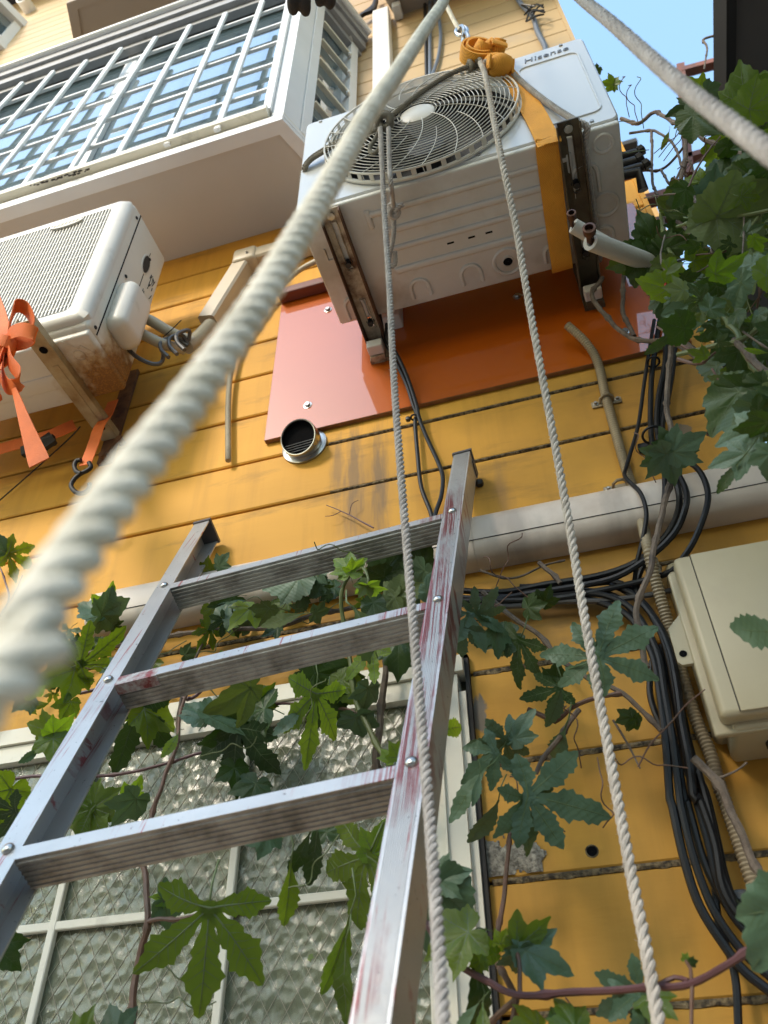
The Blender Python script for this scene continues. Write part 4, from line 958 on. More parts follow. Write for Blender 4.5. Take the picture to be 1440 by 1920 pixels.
for (px, py, lab) in ((1137, 748, 'upper'), (1163, 908, 'lower')):
    b = MB(); p = P(px, py, 1.385); b.rbox((p.x - .036, 1.394, p.z - .010), (p.x + .034, 1.3985, p.z + .010), .002)
    b.tube([p + Vector((-.016, .012, 0)), p + Vector((-.014, -.006, 0)), p + Vector((-.006, -.0145, 0)), p + Vector((.006, -.0145, 0)), p + Vector((.014, -.006, 0)), p + Vector((.016, .012, 0))], .0035, 6)
    o = single(b, 'conduit_clip', 'conduit_tan', lab + ' saddle clip holding the tan conduit to the siding', 'clip', 'saddle clips on the tan conduit')
    for sx in (-.026, .025):
        b = MB(); screw(b, Vector((p.x + sx, 1.394, p.z)), (0, -1, 0), .004); q_ = b.mesh('screw', 'dull_steel', BASE[o]); q_ = bpy.data.objects.new('screw', q_); COL.objects.link(q_); q_.parent = o
def cable(pts, ys, r, label, m='cable_black', grp='black cables in the bundle beside the meter box'):
    b = MB(); b.tube(spline(pth(pts, ys), .012), r * 1.02, 8); return single(b, 'cable', m, label, 'cable', grp)
cable(c6([(800, 120), (770, 300), (740, 500), (708, 720), (645, 940), (638, 1005), (720, 1090), (755, 1200), (740, 1330), (700, 1500), (685, 1640)]), [1.36, 1.36, 1.375, 1.37, 1.345, 1.32, 1.31, 1.33, 1.37], .0044, 'black cable swinging left round the tan conduit clip')
cable(c6([(835, 100), (805, 290), (785, 450), (780, 700), (800, 850), (860, 930), (905, 1000), (940, 1100), (930, 1210), (860, 1340), (700, 1480), (480, 1560), (200, 1605), (-60, 1650), (-330, 1640)]), [1.37, 1.375, 1.37, 1.3, 1.29, 1.33, 1.36, 1.37, 1.37], .0062, 'thick black cable bending from the bundle to run level, upper of the level run')
cable(c6([(870, 200), (858, 380), (825, 550), (815, 720), (850, 880), (935, 990), (980, 1090), (975, 1180), (920, 1310), (790, 1440), (600, 1560), (400, 1612), (100, 1660), (-100, 1690), (-330, 1680)]), [1.36, 1.365, 1.36, 1.3, 1.28, 1.32, 1.35, 1.36, 1.36], .0062, 'thick black cable whose bend stands right of the bare vine stem')
cable(c6([(925, 200), (908, 380), (880, 560), (850, 700), (852, 900), (860, 1060), (845, 1200), (800, 1380), (715, 1560), (700, 1700)]), [1.36, 1.365, 1.36, 1.31, 1.30, 1.36, 1.37], .0052, 'black cable dropping straight behind the teal leaf at the duct')
cable(c6([(900, 250), (850, 560), (835, 760), (930, 870), (1000, 920), (1065, 985), (1102, 1090), (1088, 1200), (1030, 1350), (975, 1440), (900, 1530), (760, 1580), (500, 1640), (200, 1690), (-300, 1700)]), [1.37, 1.37, 1.33, 1.29, 1.28, 1.30, 1.35, 1.36, 1.36], .0058, 'outermost black cable, its wide loop crossing the white duct')
cable(c6([(900, 1640), (740, 1672), (500, 1700), (250, 1705), (0, 1730), (-330, 1720)]), [1.36, 1.365, 1.365], .0052, 'grey black cable leaving the meter box level to the left', 'cable_grey')
cable(c9([(-40, 330), (200, 345), (340, 340), (520, 330), (640, 360), (760, 430), (860, 600), (900, 800), (930, 1050), (950, 1330)]) + c12([(962, 300), (1020, 560), (1100, 800), (1240, 1020), (1330, 1130), (1480, 1250), (1620, 1400)]), [1.37, 1.37, 1.36, 1.34, 1.34, 1.35, 1.35], .0066, 'leftmost thick black cable of the descending bundle')
cable(c9([(-40, 300), (300, 290), (560, 290), (700, 330), (800, 450), (880, 640), (940, 900), (1000, 1200), (1022, 1333)]) + c12([(1032, 260), (1122, 580), (1240, 800), (1340, 920), (1480, 1040)]), [1.375, 1.37, 1.36, 1.35, 1.36, 1.36], .0062, 'black cable second from the left in the descending bundle')
cable(c9([(200, 270), (480, 260), (680, 245), (790, 320), (872, 420), (942, 560), (985, 750), (1012, 950), (1050, 1150), (1072, 1333)]) + c12([(1092, 250), (1172, 480), (1212, 700), (1300, 850), (1480, 1010)]), [1.375, 1.37, 1.35, 1.335, 1.345, 1.35], .0064, 'glossy black cable in the middle of the descending bundle')
cable(c9([(700, 275), (800, 340), (900, 470), (960, 620), (992, 800), (1022, 1000), (1065, 1200)]) + c12([(1082, 100), (1152, 350), (1202, 600), (1262, 760), (1322, 900), (1480, 1120)]), [1.37, 1.35, 1.345, 1.35, 1.36], .0060, 'rightmost black cable of the descending bundle, next to the conduit')
cable(c9([(860, 640), (850, 800), (900, 950), (990, 1080), (1030, 1200)]) + c12([(1060, 120), (1130, 420), (1170, 640), (1185, 830), (1205, 930), (1252, 1050), (1282, 1200), (1292, 1400)]), [1.38, 1.375, 1.37, 1.365, 1.36], .0056, 'thin black cable that leaves the bundle and drops straight at the bottom')
cable(c9([(1010, 560), (1000, 800), (1035, 1000), (1085, 1200)]) + c12([(1130, 300), (1200, 560), (1240, 740), (1330, 870), (1480, 960)]), [1.385, 1.38, 1.38, 1.38], .0056, 'deepest black cable, lying flat on the siding behind the bundle')
cable(c9([(-40, 315), (250, 318), (520, 300), (660, 322), (780, 400), (885, 590), (925, 800), (965, 1050), (1000, 1333)]) + c12([(1005, 300), (1070, 560), (1160, 800), (1280, 985), (1380, 1090), (1500, 1190)]), [1.365, 1.36, 1.35, 1.335, 1.335, 1.345, 1.35], .0060, 'dull black cable lying in front of the bundle, third from its left')
cable(c9([(650, 262), (760, 300), (850, 400), (920, 540), (968, 740), (1000, 950), (1038, 1150), (1062, 1333)]) + c12([(1070, 240), (1140, 480), (1195, 700), (1290, 880), (1480, 1060)]), [1.365, 1.36, 1.35, 1.345, 1.35, 1.355], .0056, 'thinner black cable tucked between the two glossy ones of the bundle')
cable(c9([(905, 560), (960, 800), (1000, 1000), (1060, 1240)]) + c12([(1120, 200), (1190, 480), (1225, 640), (1290, 800), (1480, 1000)]), [1.37, 1.365, 1.36, 1.365], .0056, 'short stretch of black cable coming out from under the bundle near the conduit')
b = MB(); b.tube(spline([Vector((GX0 + .085, 1.335, GZ0 + .0)), Vector((GX0 + .085, 1.335, GZ0 - .03)), Vector((GX0 + .10, 1.325, GZ0 - .09)), Vector((GX0 + .17, 1.33, GZ0 - .18)), Vector((GX0 + .30, 1.36, GZ0 - .3))], .012), .0125, 12)
single(b, 'cable', 'cable_black', 'very thick black cable coming out of the underside of the meter box', 'cable')
b = MB(); torus(b, P(1225, 679, 1.36), (0, .2, 1), .014, .0026, 16, 5); single(b, 'cable_tie', 'cable_black', 'black tie round the upright cables just under the right vine', 'tie')
b = MB(); p = P(1225, 818, 1.362); b.rbox((p.x - .035, 1.385, p.z - .012), (p.x + .03, 1.398, p.z + .012), .004); torus(b, p + Vector((0, 0, .004)), (0, .2, 1), .022, .003, 20, 5)
single(b, 'cable_clamp', 'cable_black', 'black cable clamp holding the upright cables above the duct', 'clamp')
cable(c5([(690, 430), (705, 500), (722, 590), (790, 720), (850, 850), (885, 960), (903, 1010), (895, 1060), (910, 1250), (930, 1420), (985, 1570), (1000, 1680)]), [1.30, 1.33, 1.36, 1.37, 1.378, 1.38, 1.38, 1.38], .0052, 'left of the two black cables under the white unit, ending behind the ladder', 'cable_black', 'black cables hanging under the white unit')
cable(c5([(735, 500), (742, 590), (800, 690), (850, 800), (900, 950), (917, 1030), (960, 1140), (1020, 1270), (1050, 1360), (1042, 1470), (1010, 1570), (1000, 1680)]), [1.31, 1.34, 1.36, 1.37, 1.378, 1.38, 1.38, 1.38], .0052, 'right of the two black cables under the white unit, bowing out above the ladder', 'cable_black', 'black cables hanging under the white unit')
b = MB(); p = P(778, 783, 1.377); torus(b, p, (.15, 0, 1), .0105, .0028, 16, 5); b.rbox(p + Vector((-.024, -.006, -.006)), p + Vector((-.012, .006, .006)), .003); single(b, 'cable_tie', 'black_rubber', 'black tie joining the two cables just below the orange board', 'tie')
b = MB(); p = P(900, 909, WALL); b.lathe([(.009, 0), (.009, .012), (.004, .016), (.0002, .016)], p, (0, -1, 0), 10); b.ball(p + Vector((-.012, -.008, -.002)), .007, 8); single(b, 'wall_plug', 'black_rubber', 'small black plug stuck in the siding beside the ladder top', 'plug')
b = MB(); p = P(1110, 1596, WALL); b.lathe([(.0095, .0006), (.0002, .0006)], p, (0, -1, 0), 14); torus(b, p, (0, 1, 0), .0095, .0014, 16, 5, m=1); single(b, 'screw_hole', ['dark_inside', 'sealant_grit'], 'old screw hole in the siding beside the bare cement patch', 'hole')
b = MB(); p = P(1332, 813, WALL); b.lathe([(.007, .0006), (.0002, .0006)], p, (0, -1, 0), 12); torus(b, p, (0, 1, 0), .008, .002, 16, 5, m=1); single(b, 'screw_hole', ['dark_inside', 'rusty_flange'], 'rusty screw hole in the siding above the right end of the duct', 'hole')
b = MB(); p = P(1387, 1690, WALL); b.rbox((p.x - .02, 1.38, p.z - .012), (p.x + .012, 1.399, p.z + .012), .004); screw(b, Vector((p.x, 1.38, p.z)), (0, -1, 0), .006); single(b, 'cable_clamp', 'cable_grey', 'small dark clamp with a screw low beside the conduit', 'clamp')
# insulated pipe stubs sticking out of the vines
for k, (pts, r, rc, lab) in enumerate((([(1076, 424, 1.02), (1165, 474, 1.10)], .0165, .0085, 'thinner white lagged pipe stub with a flare nut, left of its twin'), ([(1108, 452, 1.0), (1222, 495, 1.13)], .0205, .0115, 'thicker white lagged pipe stub with a flare nut, poking from the vines'))):
    t = thing('insulated_pipe', lab, 'pipe', tuple(P(*pts[-1])), 'white lagged pipe stubs')
    pp = spline(path(pts), .008); d = (pp[0] - pp[1]).normalized()
    b = MB(); b.tube(pp, r, 16, caps=False); x = d.orthogonal(); b.lathe([(r, 0), (r * .97, .002), (r * .55, .001), (r * .5, -.02)], pp[0], d, 16); b.build('lagging', 'insulation', t)
    tip = P(1072, 404, .99) if k == 0 else P(1105, 432, .97)
    b = MB(); b.tube(spline([pp[1], pp[0] + d * .004, tip], .006), rc * .55, 8); a = (tip - pp[0]).normalized() + Vector((0, -.5, -.2))
    b.lathe([(rc * .6, -.012), (rc * 1.15, -.008), (rc * 1.2, .008), (rc * .8, .009), (rc * .7, -.004), (.0002, -.004)], tip, a, 12); b.build('flare_nut', 'copper_old', t)
# thin cables on the upper wall
def thin(pts, y, r, m, lab, grp=None):
    b = MB(); b.tube(spline(pth(pts, y), .03), r, 7); return single(b, 'cable', m, lab, 'cable', grp)
thin([(796, -10), (798, 60), (800, 150), (803, 175)], WALL - .012, .008, 'cable_black', 'left black cable running straight up the cream siding', 'cables on the upper wall')
thin([(806, -10), (806, 60), (806, 150), (806, 175)], WALL - .012, .008, 'cable_blue', 'blue grey cable running straight up beside the black one on cream siding', 'cables on the upper wall')
thin([(812, -10), (820, 20), (826, 60), (822, 105), (808, 150), (805, 172)], WALL - .015, .008, 'cable_blue', 'blue grey cable that bows out to the right on the cream siding', 'cables on the upper wall')
thin([(955, -30), (975, 5), (998, 30), (1008, 60), (1022, 88), (1024, 110)], WALL - .02, .011, 'cable_blue', 'knotted blue grey cable dropping to the top corner of the white unit', 'cables on the upper wall')
b = MB(); rr = random.Random(5)
for k in range(7):
    p = P(990 + rr.uniform(-8, 12), 28 + rr.uniform(-12, 14), WALL - .03); b.tube(spline([p, p + Vector((rr.uniform(-.03, .06), -.02, rr.uniform(-.05, .05))), p + Vector((rr.uniform(0, .09), -.02, rr.uniform(-.06, .06)))], .01), .004, 5)
single(b, 'tie_wire', 'cable_black', 'frayed black wire ends tied round the knotted blue grey cable', 'wire')
b = MB()
for k in range(4): b.tube(spline(pth([(668 + k * 3, 38 - k * 3), (684 + k * 2, 26 - k * 2), (700, 20 - k * 3), (706, 4 - k * 4)], WALL - .04), .03), .011, 7)
single(b, 'cable_bundle', 'cable_black', 'bundle of black cables squeezed between the bay window and the downpipe', 'cables')

# ================================================================== ladder
lad = thing('ladder', 'aluminium ladder with red paint smears leaning on the yellow wall', 'ladder', (-.4, .03, -1.6))
TR, LR = Vector((-.203, 1.33, 1.381)), Vector((.037, .399, .916)).normalized()
TL, LL = Vector((-.853, 1.33, 1.34)), Vector((-.081, .417, .905)).normalized()
u = (TR - TL).normalized(); nrm = u.cross((LR + LL).normalized()).normalized()
if nrm.y > 0: nrm = -nrm
for side, T, L in ((1, TR, LR), (-1, TL, LL)):
    s1 = (T.z + 1.6) / L.z; W_, D_, th = .0195, .060, .003
    uu = u * side
    sec = [(W_, 0), (W_, -D_), (-W_ * .95, -D_), (-W_ * .95, -D_ + th), (W_ - th, -D_ + th), (W_ - th, -th), (-W_, -th), (-W_, 0)]
    if side == 1:   # fine ridges on the face
        rd = [(-W_, 0)]
        k = 12
        for i in range(k):
            a = -W_ + .004 + (2 * W_ - .008) * i / k; da = (2 * W_ - .008) / k
            rd += [(a, 0), (a + da * .3, .0009), (a + da * .6, .0009), (a + da * .8, 0)]
        sec = sec[:7] + rd
    b = MB(); n = len(sec)
    k = 40; vs = []
    for i in range(k + 1):
        c = T - L * (s1 * i / k); vs += [c + uu * a + nrm * h for a, h in sec]
    fs = [(i * n + j, i * n + (j + 1) % n, (i + 1) * n + (j + 1) % n, (i + 1) * n + j) for i in range(k) for j in range(n)] + [tuple(range(n)), tuple(range(k * n, k * n + n))[::-1]]
    b.add(vs, fs); rail = b.build('rail', 'ladder_aluminium', lad, False)
    b = MB(); c0_, c1_ = T + L * .001, T + L * .012
    b.prism([c0_ + uu * a + nrm * h for a, h in ((W_ + .003, .003), (-W_ - .003, .003), (-W_ - .003, -D_ - .003), (W_ + .003, -D_ - .003))], L * .010)
    b.prism([c0_ - L * .018 + uu * a + nrm * h for a, h in ((W_ + .0028, -.02), (W_ + .0005, -.02), (W_ + .0005, -D_ - .002), (W_ + .0028, -D_ - .002))], L * .0185); b.build('end_cap', 'grey_cap', lad, False)
sR = [.309, .639, 1.015, 1.39, 1.77, 2.15, 2.53, 2.91]; sL = [.326, .665, 1.042, 1.42, 1.80, 2.18, 2.56, 2.94]
for i, (a_, c_) in enumerate(zip(sR, sL)):
    pr_, pl_ = TR - LR * a_, TL - LL * c_
    for p, L in ((pr_, LR), (pl_, LL)):
        b = MB(); b.lathe([(.0085, .0), (.0085, .002), (.007, .0045), (.004, .006), (.0002, .0064)], p + nrm * .0004, nrm, 16); b.build('rivet', 'steel', lad)
    A, B = pl_ + u * .0198, pr_ - u * .0198; Lm = (LR + LL).normalized()
    h = .0215; d_ = .052
    sec = [(0, -.001), (0, -d_)]                       # tread side (up), then the ribbed underside
    und = [(-h, -d_)]
    k = 6
    for j in range(k):
        a = -d_ + (d_ - .004) * j / k; da = (d_ - .004) / k
        und += [(-h, a + da * .15), (-h - .0016, a + da * .3), (-h - .0016, a + da * .7), (-h, a + da * .85)]
    sec += und + [(-h, -.001)]
    n = len(sec); vs = []; kk = 10
    for j in range(kk + 1):
        c = A.lerp(B, j / kk); vs += [c + Lm * a + nrm * hh for a, hh in sec]
    b = MB(); b.add(vs, [(q * n + j, q * n + (j + 1) % n, (q + 1) * n + (j + 1) % n, (q + 1) * n + j) for q in range(kk) for j in range(n)] + [tuple(range(n)), tuple(range(kk * n, kk * n + n))[::-1]])
    b.build('rung', 'rung_aluminium', lad, False)
    # lighter plate on the rung front, its sky-lit brightness put into the colour
    b = MB(); b.prism([A + nrm * -.0008, A - Lm * h + nrm * -.0008, B - Lm * h + nrm * -.0008, B + nrm * -.0008], nrm * .0016); b.build('rung_face', 'ladder_aluminium', lad, False)
    if i == 1:
        b = MB(); a0, a1 = A, A.lerp(B, .14)
        b.prism([a0 + nrm * .0009 + Lm * .0005, a0 - Lm * (h + .0022) + nrm * .0009, a1 - Lm * (h + .0022) + nrm * .0009, a1 + nrm * .0009 + Lm * .0005], nrm * -.02); b.build('painted_end', 'rung_red_end', lad, False)

# ================================================================== ropes, straps and hook
def rpath(pts, i0, i1, ex=1.):
    """image-line points with the distance running from 1/i0 to 1/i1 metres along the rope"""
    L = [0.]
    for (a, b_), (c, d) in zip(pts, pts[1:]): L.append(L[-1] + math.hypot(c - a, d - b_))
    return [PD(x, y, 1. / (i0 + (i1 - i0) * (l / L[-1]) ** ex)) for (x, y), l in zip(pts, L)]
b = MB(); main = rpath([(842, -30), (832, 2), (800, 50), (748, 130), (692, 212), (626, 330), (560, 442), (500, 543), (432, 645), (340, 770), (235, 905), (140, 1040), (45, 1180), (-60, 1330)], .56, 4.9)
main = [main[0] + (main[0] - main[2]).normalized() * k for k in (2.4, 1.2)] + main
main += [Vector((-.19, .02, -.06)), Vector((-.25, -.15, -.35))]
rope(b, main, .0165, 2.5, 3, 9, 10); single(b, 'rope', 'rope_white', 'thick white twisted rope running blurred from the lower left corner to the top', 'rope')
b = MB(); ptsB = [P(901, 117, .885), P(907, 132, .878), P(914, 160, .874), P(925, 220, .872), P(936, 275, .875)]; ptsB += rpath([(945, 320), (968, 430), (990, 560), (1012, 680), (1040, 830), (1070, 1000), (1100, 1180), (1140, 1400), (1180, 1620), (1215, 1800), (1245, 1980)], 1 / P(945, 320, .88).length, .98)
rope(b, ptsB, .0150, 2.9, 3, 8, 7); ROPE_B = single(b, 'rope', 'rope_cotton', 'pale twisted rope hanging from the orange knot straight down past the black cables', 'rope').name
b = MB(); ptsA = rpath([(713, 240), (716, 300), (721, 400), (729, 520), (735, 640), (742, 760), (756, 940), (770, 1110), (788, 1330), (806, 1540), (821, 1760), (834, 1980)], .43, 1.30)
rope(b, ptsA, .0132, 2.4, 3, 8, 7); ROPE_A = single(b, 'rope', 'rope_grey', 'grey rope hanging from the knot on the fan grille down across the ladder rail', 'rope').name
def fuzz(o, ctrl, d, n, seed, m):
    rr_ = random.Random(seed); q = resample(spline(ctrl, .01), .004); b = MB()
    for _ in range(n):
        i = rr_.randrange(2, len(q) - 2); t = (q[i + 1] - q[i - 1]).normalized(); nn = Vector((rr_.gauss(0, 1), rr_.gauss(0, 1), rr_.gauss(0, 1))); nn = (nn - t * nn.dot(t)).normalized()
        p = q[i] + nn * d * .46; e_ = p + nn * rr_.uniform(.001, .0035) + t * rr_.uniform(-.005, .005); b.tube([p, (p + e_) / 2 + t * .001, e_], .00022, 3, caps=False)
    b.build('fibres', m, o, kind='stuff')
fuzz(bpy.data.objects[ROPE_B], ptsB, .0150, 420, 3, 'rope_cotton'); fuzz(bpy.data.objects[ROPE_A], ptsA, .0132, 260, 4, 'rope_grey')
b = MB(); braid(b, [P(729, 240, .872), P(730, 300, .872), P(733, 345, .87)] + [PD(x, y, 2.13) for x, y in ((738, 395), (738, 440), (731, 475), (728, 490), (733, 500), (741, 494), (740, 470))], .0125); torus(b, PD(738, 394, 2.12), (.2, .3, 1), .011, .0062, 20, 8); torus(b, PD(739, 399, 2.12), (-.3, .3, 1), .011, .0062, 20, 8); torus(b, PD(737, 390, 2.12), (.5, .1, 1), .010, .006, 20, 8)
braid(b, [PD(742, 394, 2.11), PD(748, 388, 2.1), PD(757, 383, 2.1)], .012); single(b, 'rope', 'rope_grey', 'short doubled rope with a knot and a small loop beside the long grey rope', 'rope')
b = MB(); ol = path([(900, 120, .91), (875, 126, .90), (840, 141, .90), (800, 166, .895), (762, 194, .89), (728, 222, .89)]); braid(b, ol, .014)
ol2 = path([(728, 232, .89), (690, 245, .90), (640, 263, .912), (602, 284, .925), (580, 300, .93), (569, 318, .945), (566, 345, 1.0), (575, 372, 1.1)]); braid(b, ol2, .014); braid(b, [p + Vector((0, -.002, -.017)) for p in ol2[:5]] + [ol2[5] + Vector((.004, 0, -.016)), ol2[6] + Vector((.004, 0, -.016))], .013)
kc = P(721, 228, .885)
for ax_, R_, dz in (((.2, .3, 1), .019, .006), ((-.2, .2, 1), .019, -.007), ((.6, .5, .6), .017, 0), ((-.5, .6, .5), .016, .003)): torus(b, kc + Vector((0, 0, dz)), ax_, R_, .0072, 24, 8)
braid(b, path([(715, 235, .885), (705, 258, .89), (693, 278, .893), (700, 288, .892), (712, 276, .888), (716, 250, .885)]), .011)
for k, (px, py) in enumerate(((885, 121), (893, 118), (900, 122), (880, 126))): torus(b, P(px, py, .905), (1, .3 * k - .4, .3), .014, .006, 16, 7)
single(b, 'rope', 'rope_olive', 'dirty olive rope tied across the fan grille with a fat knot', 'rope')
b = MB(); gr = path([(902, 121, .90), (920, 113, .895), (940, 117, .905), (965, 142, .925), (1000, 172, .93), (1040, 202, .93), (1082, 228, .922), (1102, 238, .93)])
gr += [Vector((.213, .96, 1.925)), Vector((.214, 1.08, 1.927)), Vector((.214, 1.27, 1.928)), Vector((.214, 1.31, 1.99))]
braid(b, gr, .0165); single(b, 'rope', 'rope_grey', 'grey braided rope slanting over the service panel and along the right bracket', 'rope')
b = MB(); rr_ = rpath([(1070, -20), (1098, 4), (1150, 46), (1230, 118), (1300, 178), (1370, 231), (1445, 288), (1530, 350)], .70, 1.75)
rr_ = [rr_[0] + (rr_[0] - rr_[2]).normalized() * k for k in (1.6, .8)] + rr_; rope(b, rr_, .0150, 2.6, 3, 8, 7); single(b, 'rope', 'rope_grey', 'grey twisted rope crossing the blue sky in the upper right corner', 'rope')
b = MB(); hw = path([(800, -190, .865), (812, -60, .88), (828, -10, .89), (840, 16, .895), (852, 40, .90), (862, 58, .90)]); rope(b, hw, .014, 2.8); single(b, 'rope', 'rope_white', 'white rope hanging down to the steel thimble above the orange knot', 'rope')
b = MB()
hk1, hk2, hk3 = P(862, 52, .90), P(870, 68, .90), P(878, 84, .905); ax1 = (hk3 - hk1).normalized()
def link(c, d, n_, a, w2, r):
    pts = []
    for k in range(20):
        t = 2 * math.pi * k / 20; pts.append(c + d * (math.cos(t) * a) + n_ * (math.sin(t) * w2))
    b.tube(pts, r, 7, closed=True)
link(hk1.lerp(hk2, .4), ax1, Vector((1, 0, .2)), .032, .016, .0055); link(hk2.lerp(hk3, .4), ax1, Vector((.5, -.8, .2)), .034, .015, .0055); link(hk3, ax1, Vector((.9, -.3, .2)), .026, .013, .0055); link(hk1.lerp(hk2, .4), ax1, Vector((.6, -.7, .2)), .028, .012, .005)
single(b, 'lifting_hook', 'steel', 'steel thimble and shackle joining the white rope to the orange knot', 'hook')
# orange lifting strap
st_ = thing('strap', 'yellow orange webbing strap knotted above the white unit and passed under it', 'strap', tuple(P(935, 125, .9)))
b = MB()
def coil(c, R, ax_, wd, a0, a1, n=18, t=.0035, ecc=1.):
    a = Vector(ax_).normalized(); x = Vector((0, 0, 1)); x = (x - a * x.dot(a)).normalized(); y = a.cross(x)
    pts = [c + x * (math.cos(math.radians(a0 + (a1 - a0) * k / n)) * R) + y * (math.sin(math.radians(a0 + (a1 - a0) * k / n)) * R * ecc) for k in range(n + 1)]
    b.ribbon(pts, [a] * (n + 1), wd, t)
kc2 = P(897, 99, .895)
coil(kc2, .047, (.35, -.9, -.1), .040, -30, 235, 22, .006); coil(kc2 + Vector((.004, -.004, 0)), .037, (.35, -.9, -.1), .036, -40, 220, 20, .006); coil(kc2 + Vector((.012, -.002, -.004)), .024, (.7, -.6, .3), .040, -60, 240, 16, .005)
b.build('loop', 'strap_orange', st_, True, 60)
b = MB()
coil(P(915, 98, .90), .020, (.9, -.2, .35), .052, -90, 150, 14, .005, 1.2); coil(P(930, 98, .90), .026, (.8, .5, .1), .044, -120, 120, 14, .005); coil(P(937, 90, .90), .02, (.5, -.7, .5), .036, -60, 200, 12, .005)
b.ball(P(938, 123, .895), .034, 14, (1.0, .9, .78)); b.ball(P(946, 118, .895), .022, 12, (1.1, .9, .9)); b.ball(P(925, 112, .90), .022, 12, (1.2, .8, .8))
coil(P(938, 122, .893), .034, (.3, -.7, .7), .035, -100, 120, 14, .005)
b.build('knot', 'strap_orange', st_, True, 60)
b = MB()
sp = spline([P(944, 128, .905), P(962, 150, .928), P(988, 190, .936), P(1010, 228, .938), P(1030, 270, .938), Vector((P(1040, 298, .937).x, .937, AZ0 + .002)), Vector((.128, .952, AZ0 - .0055)), Vector((.124, 1.05, AZ0 - .006)), Vector((.120, 1.18, AZ0 - .006)), Vector((.118, 1.284, AZ0 - .005)), Vector((.118, 1.295, AZ0 + .05)), Vector((.118, 1.293, AZ0 + .3))], .012)
wd = []
for i, p in enumerate(sp): wd.append(Vector((1, 0, .45)) if p.z > 2.0 else Vector((1, .0, .1 if p.z > AZ0 else 0)))
b.ribbon(sp, wd, [.038 + .016 * min(1, i / 14.) for i in range(len(sp))], .0032); b.build('band', 'strap_orange', st_, True, 60)
# red-orange strap tied in a bow at the left
s2 = thing('strap', 'red orange strap tied in a big bow on the left bracket with a hanging tail', 'strap', tuple(P(20, 640, .95)))
def rib2(pts, w_, nm, wd=None, y=.94, m='strap_red_orange', par=None):
    q = spline([P(p[0], p[1], p[2] if len(p) > 2 else y) for p in pts], .008); k = len(q)
    ds = []
    for i in range(k):
        d = (q[min(i + 1, k - 1)] - q[max(i - 1, 0)]).normalized(); ww = Vector(wd if wd else (.55, -.75, .35)); ds.append(ww)
    b = MB(); b.ribbon(q, ds, w_, .0025); return b.build(nm, m, par or s2, True, 60)
rib2([(12, 648, .93), (18, 610, .91), (30, 575, .90), (50, 580, .915), (62, 606, .93), (56, 628, .94), (30, 640, .935), (14, 646, .93)], .036, 'loop')
rib2([(10, 646, .935), (20, 625, .90), (45, 618, .885), (66, 628, .90), (52, 640, .92), (22, 648, .93)], .034, 'loop', (.3, -.6, .8))
rib2([(10, 655, .93), (-12, 640, .90), (-35, 600, .90), (-40, 640, .92), (-10, 652, .93)], .036, 'loop')
rib2([(12, 650, .93), (20, 680, .915), (36, 702, .91), (30, 722, .92), (14, 724, .93), (4, 700, .935), (8, 660, .93)], .036, 'loop')
rib2([(8, 655, .925), (-4, 690, .91), (-2, 730, .92), (-20, 745, .93), (-25, 700, .93)], .036, 'loop')
rib2([(-10, 560, .945), (4, 600, .935), (10, 640, .93), (6, 690, .94)], .034, 'band', (1, -.2, .2))
b = MB(); b.ball(P(11, 650, .92), .022, 12, (1, .9, 1.25)); coilc = P(10, 650, .92)
coil(coilc, .024, (.2, -.2, 1), .034, -180, 180, 20, .004); b.build('knot', 'strap_red_orange', s2, True, 60)
q = spline([P(22, 716, .925), P(34, 752, .93), P(48, 795, .94), (P(62, 835, .95)), P(74, 868, .955)], .01)
b = MB(); k = len(q); b.ribbon(q, [Vector((1, -.4, 0)).lerp(Vector((1, .1, .25)), i / k) for i in range(k)], [.010 + .034 * min(1, i / (k * .9)) for i in range(k)], .0025); b.build('tail', 'strap_red_orange', s2, True, 60)
s3 = thing('ratchet_strap', 'red orange strap with a black ratchet running along the wall under the left unit', 'strap', tuple(P(70, 830, 1.30)))
rib2([(-60, 862, 1.30), (0, 842, 1.30), (50, 828, 1.30), (95, 815, 1.30), (140, 796, 1.31)], .036, 'band', (.1, -.3, 1), par=s3)
b = MB(); p0, p1 = P(42, 848, 1.285), P(102, 824, 1.285); b.beam(p0, p1, .018, .032, (0, -.3, 1), ch=.2); b.beam(P(80, 822, 1.28), P(92, 838, 1.28), .012, .05, (1, 0, 0)); b.build('ratchet', 'hook_black', s3, False)
s4 = thing('hook_strap', 'short red orange strap end with a black S hook hanging from the left bracket', 'strap', tuple(P(160, 900, 1.28)))
rib2([(212, 752, 1.37), (200, 780, 1.33), (186, 800, 1.29), (176, 830, 1.285), (160, 872, 1.28)], .034, 'band', (1, .1, .25), par=s4)
c4 = lambda pts: [(x / 2.769, 360 + y / 2.769) for x, y in pts]
b = MB(); b.tube(spline([P(x, y, 1.275) for x, y in c4([(462, 1405), (472, 1428), (450, 1448), (420, 1462), (388, 1488), (369, 1522), (385, 1552), (415, 1566), (448, 1556), (464, 1535), (466, 1516)])], .006), .0062, 10)
b.tube(spline([P(x, y, 1.272) for x, y in c4([(420, 1462), (396, 1450), (386, 1420), (398, 1396), (420, 1392)])], .006), .0062, 10); b.build('hook', 'hook_black', s4)
b = MB(); b.tube(spline([P(150, 800, 1.33), P(130, 822, 1.36), P(60, 885, 1.385), P(-20, 955, 1.39)], .02), .0022, 5); single(b, 'string', 'dark_trim', 'thin dark string running from the left bracket down to the left edge', 'string')

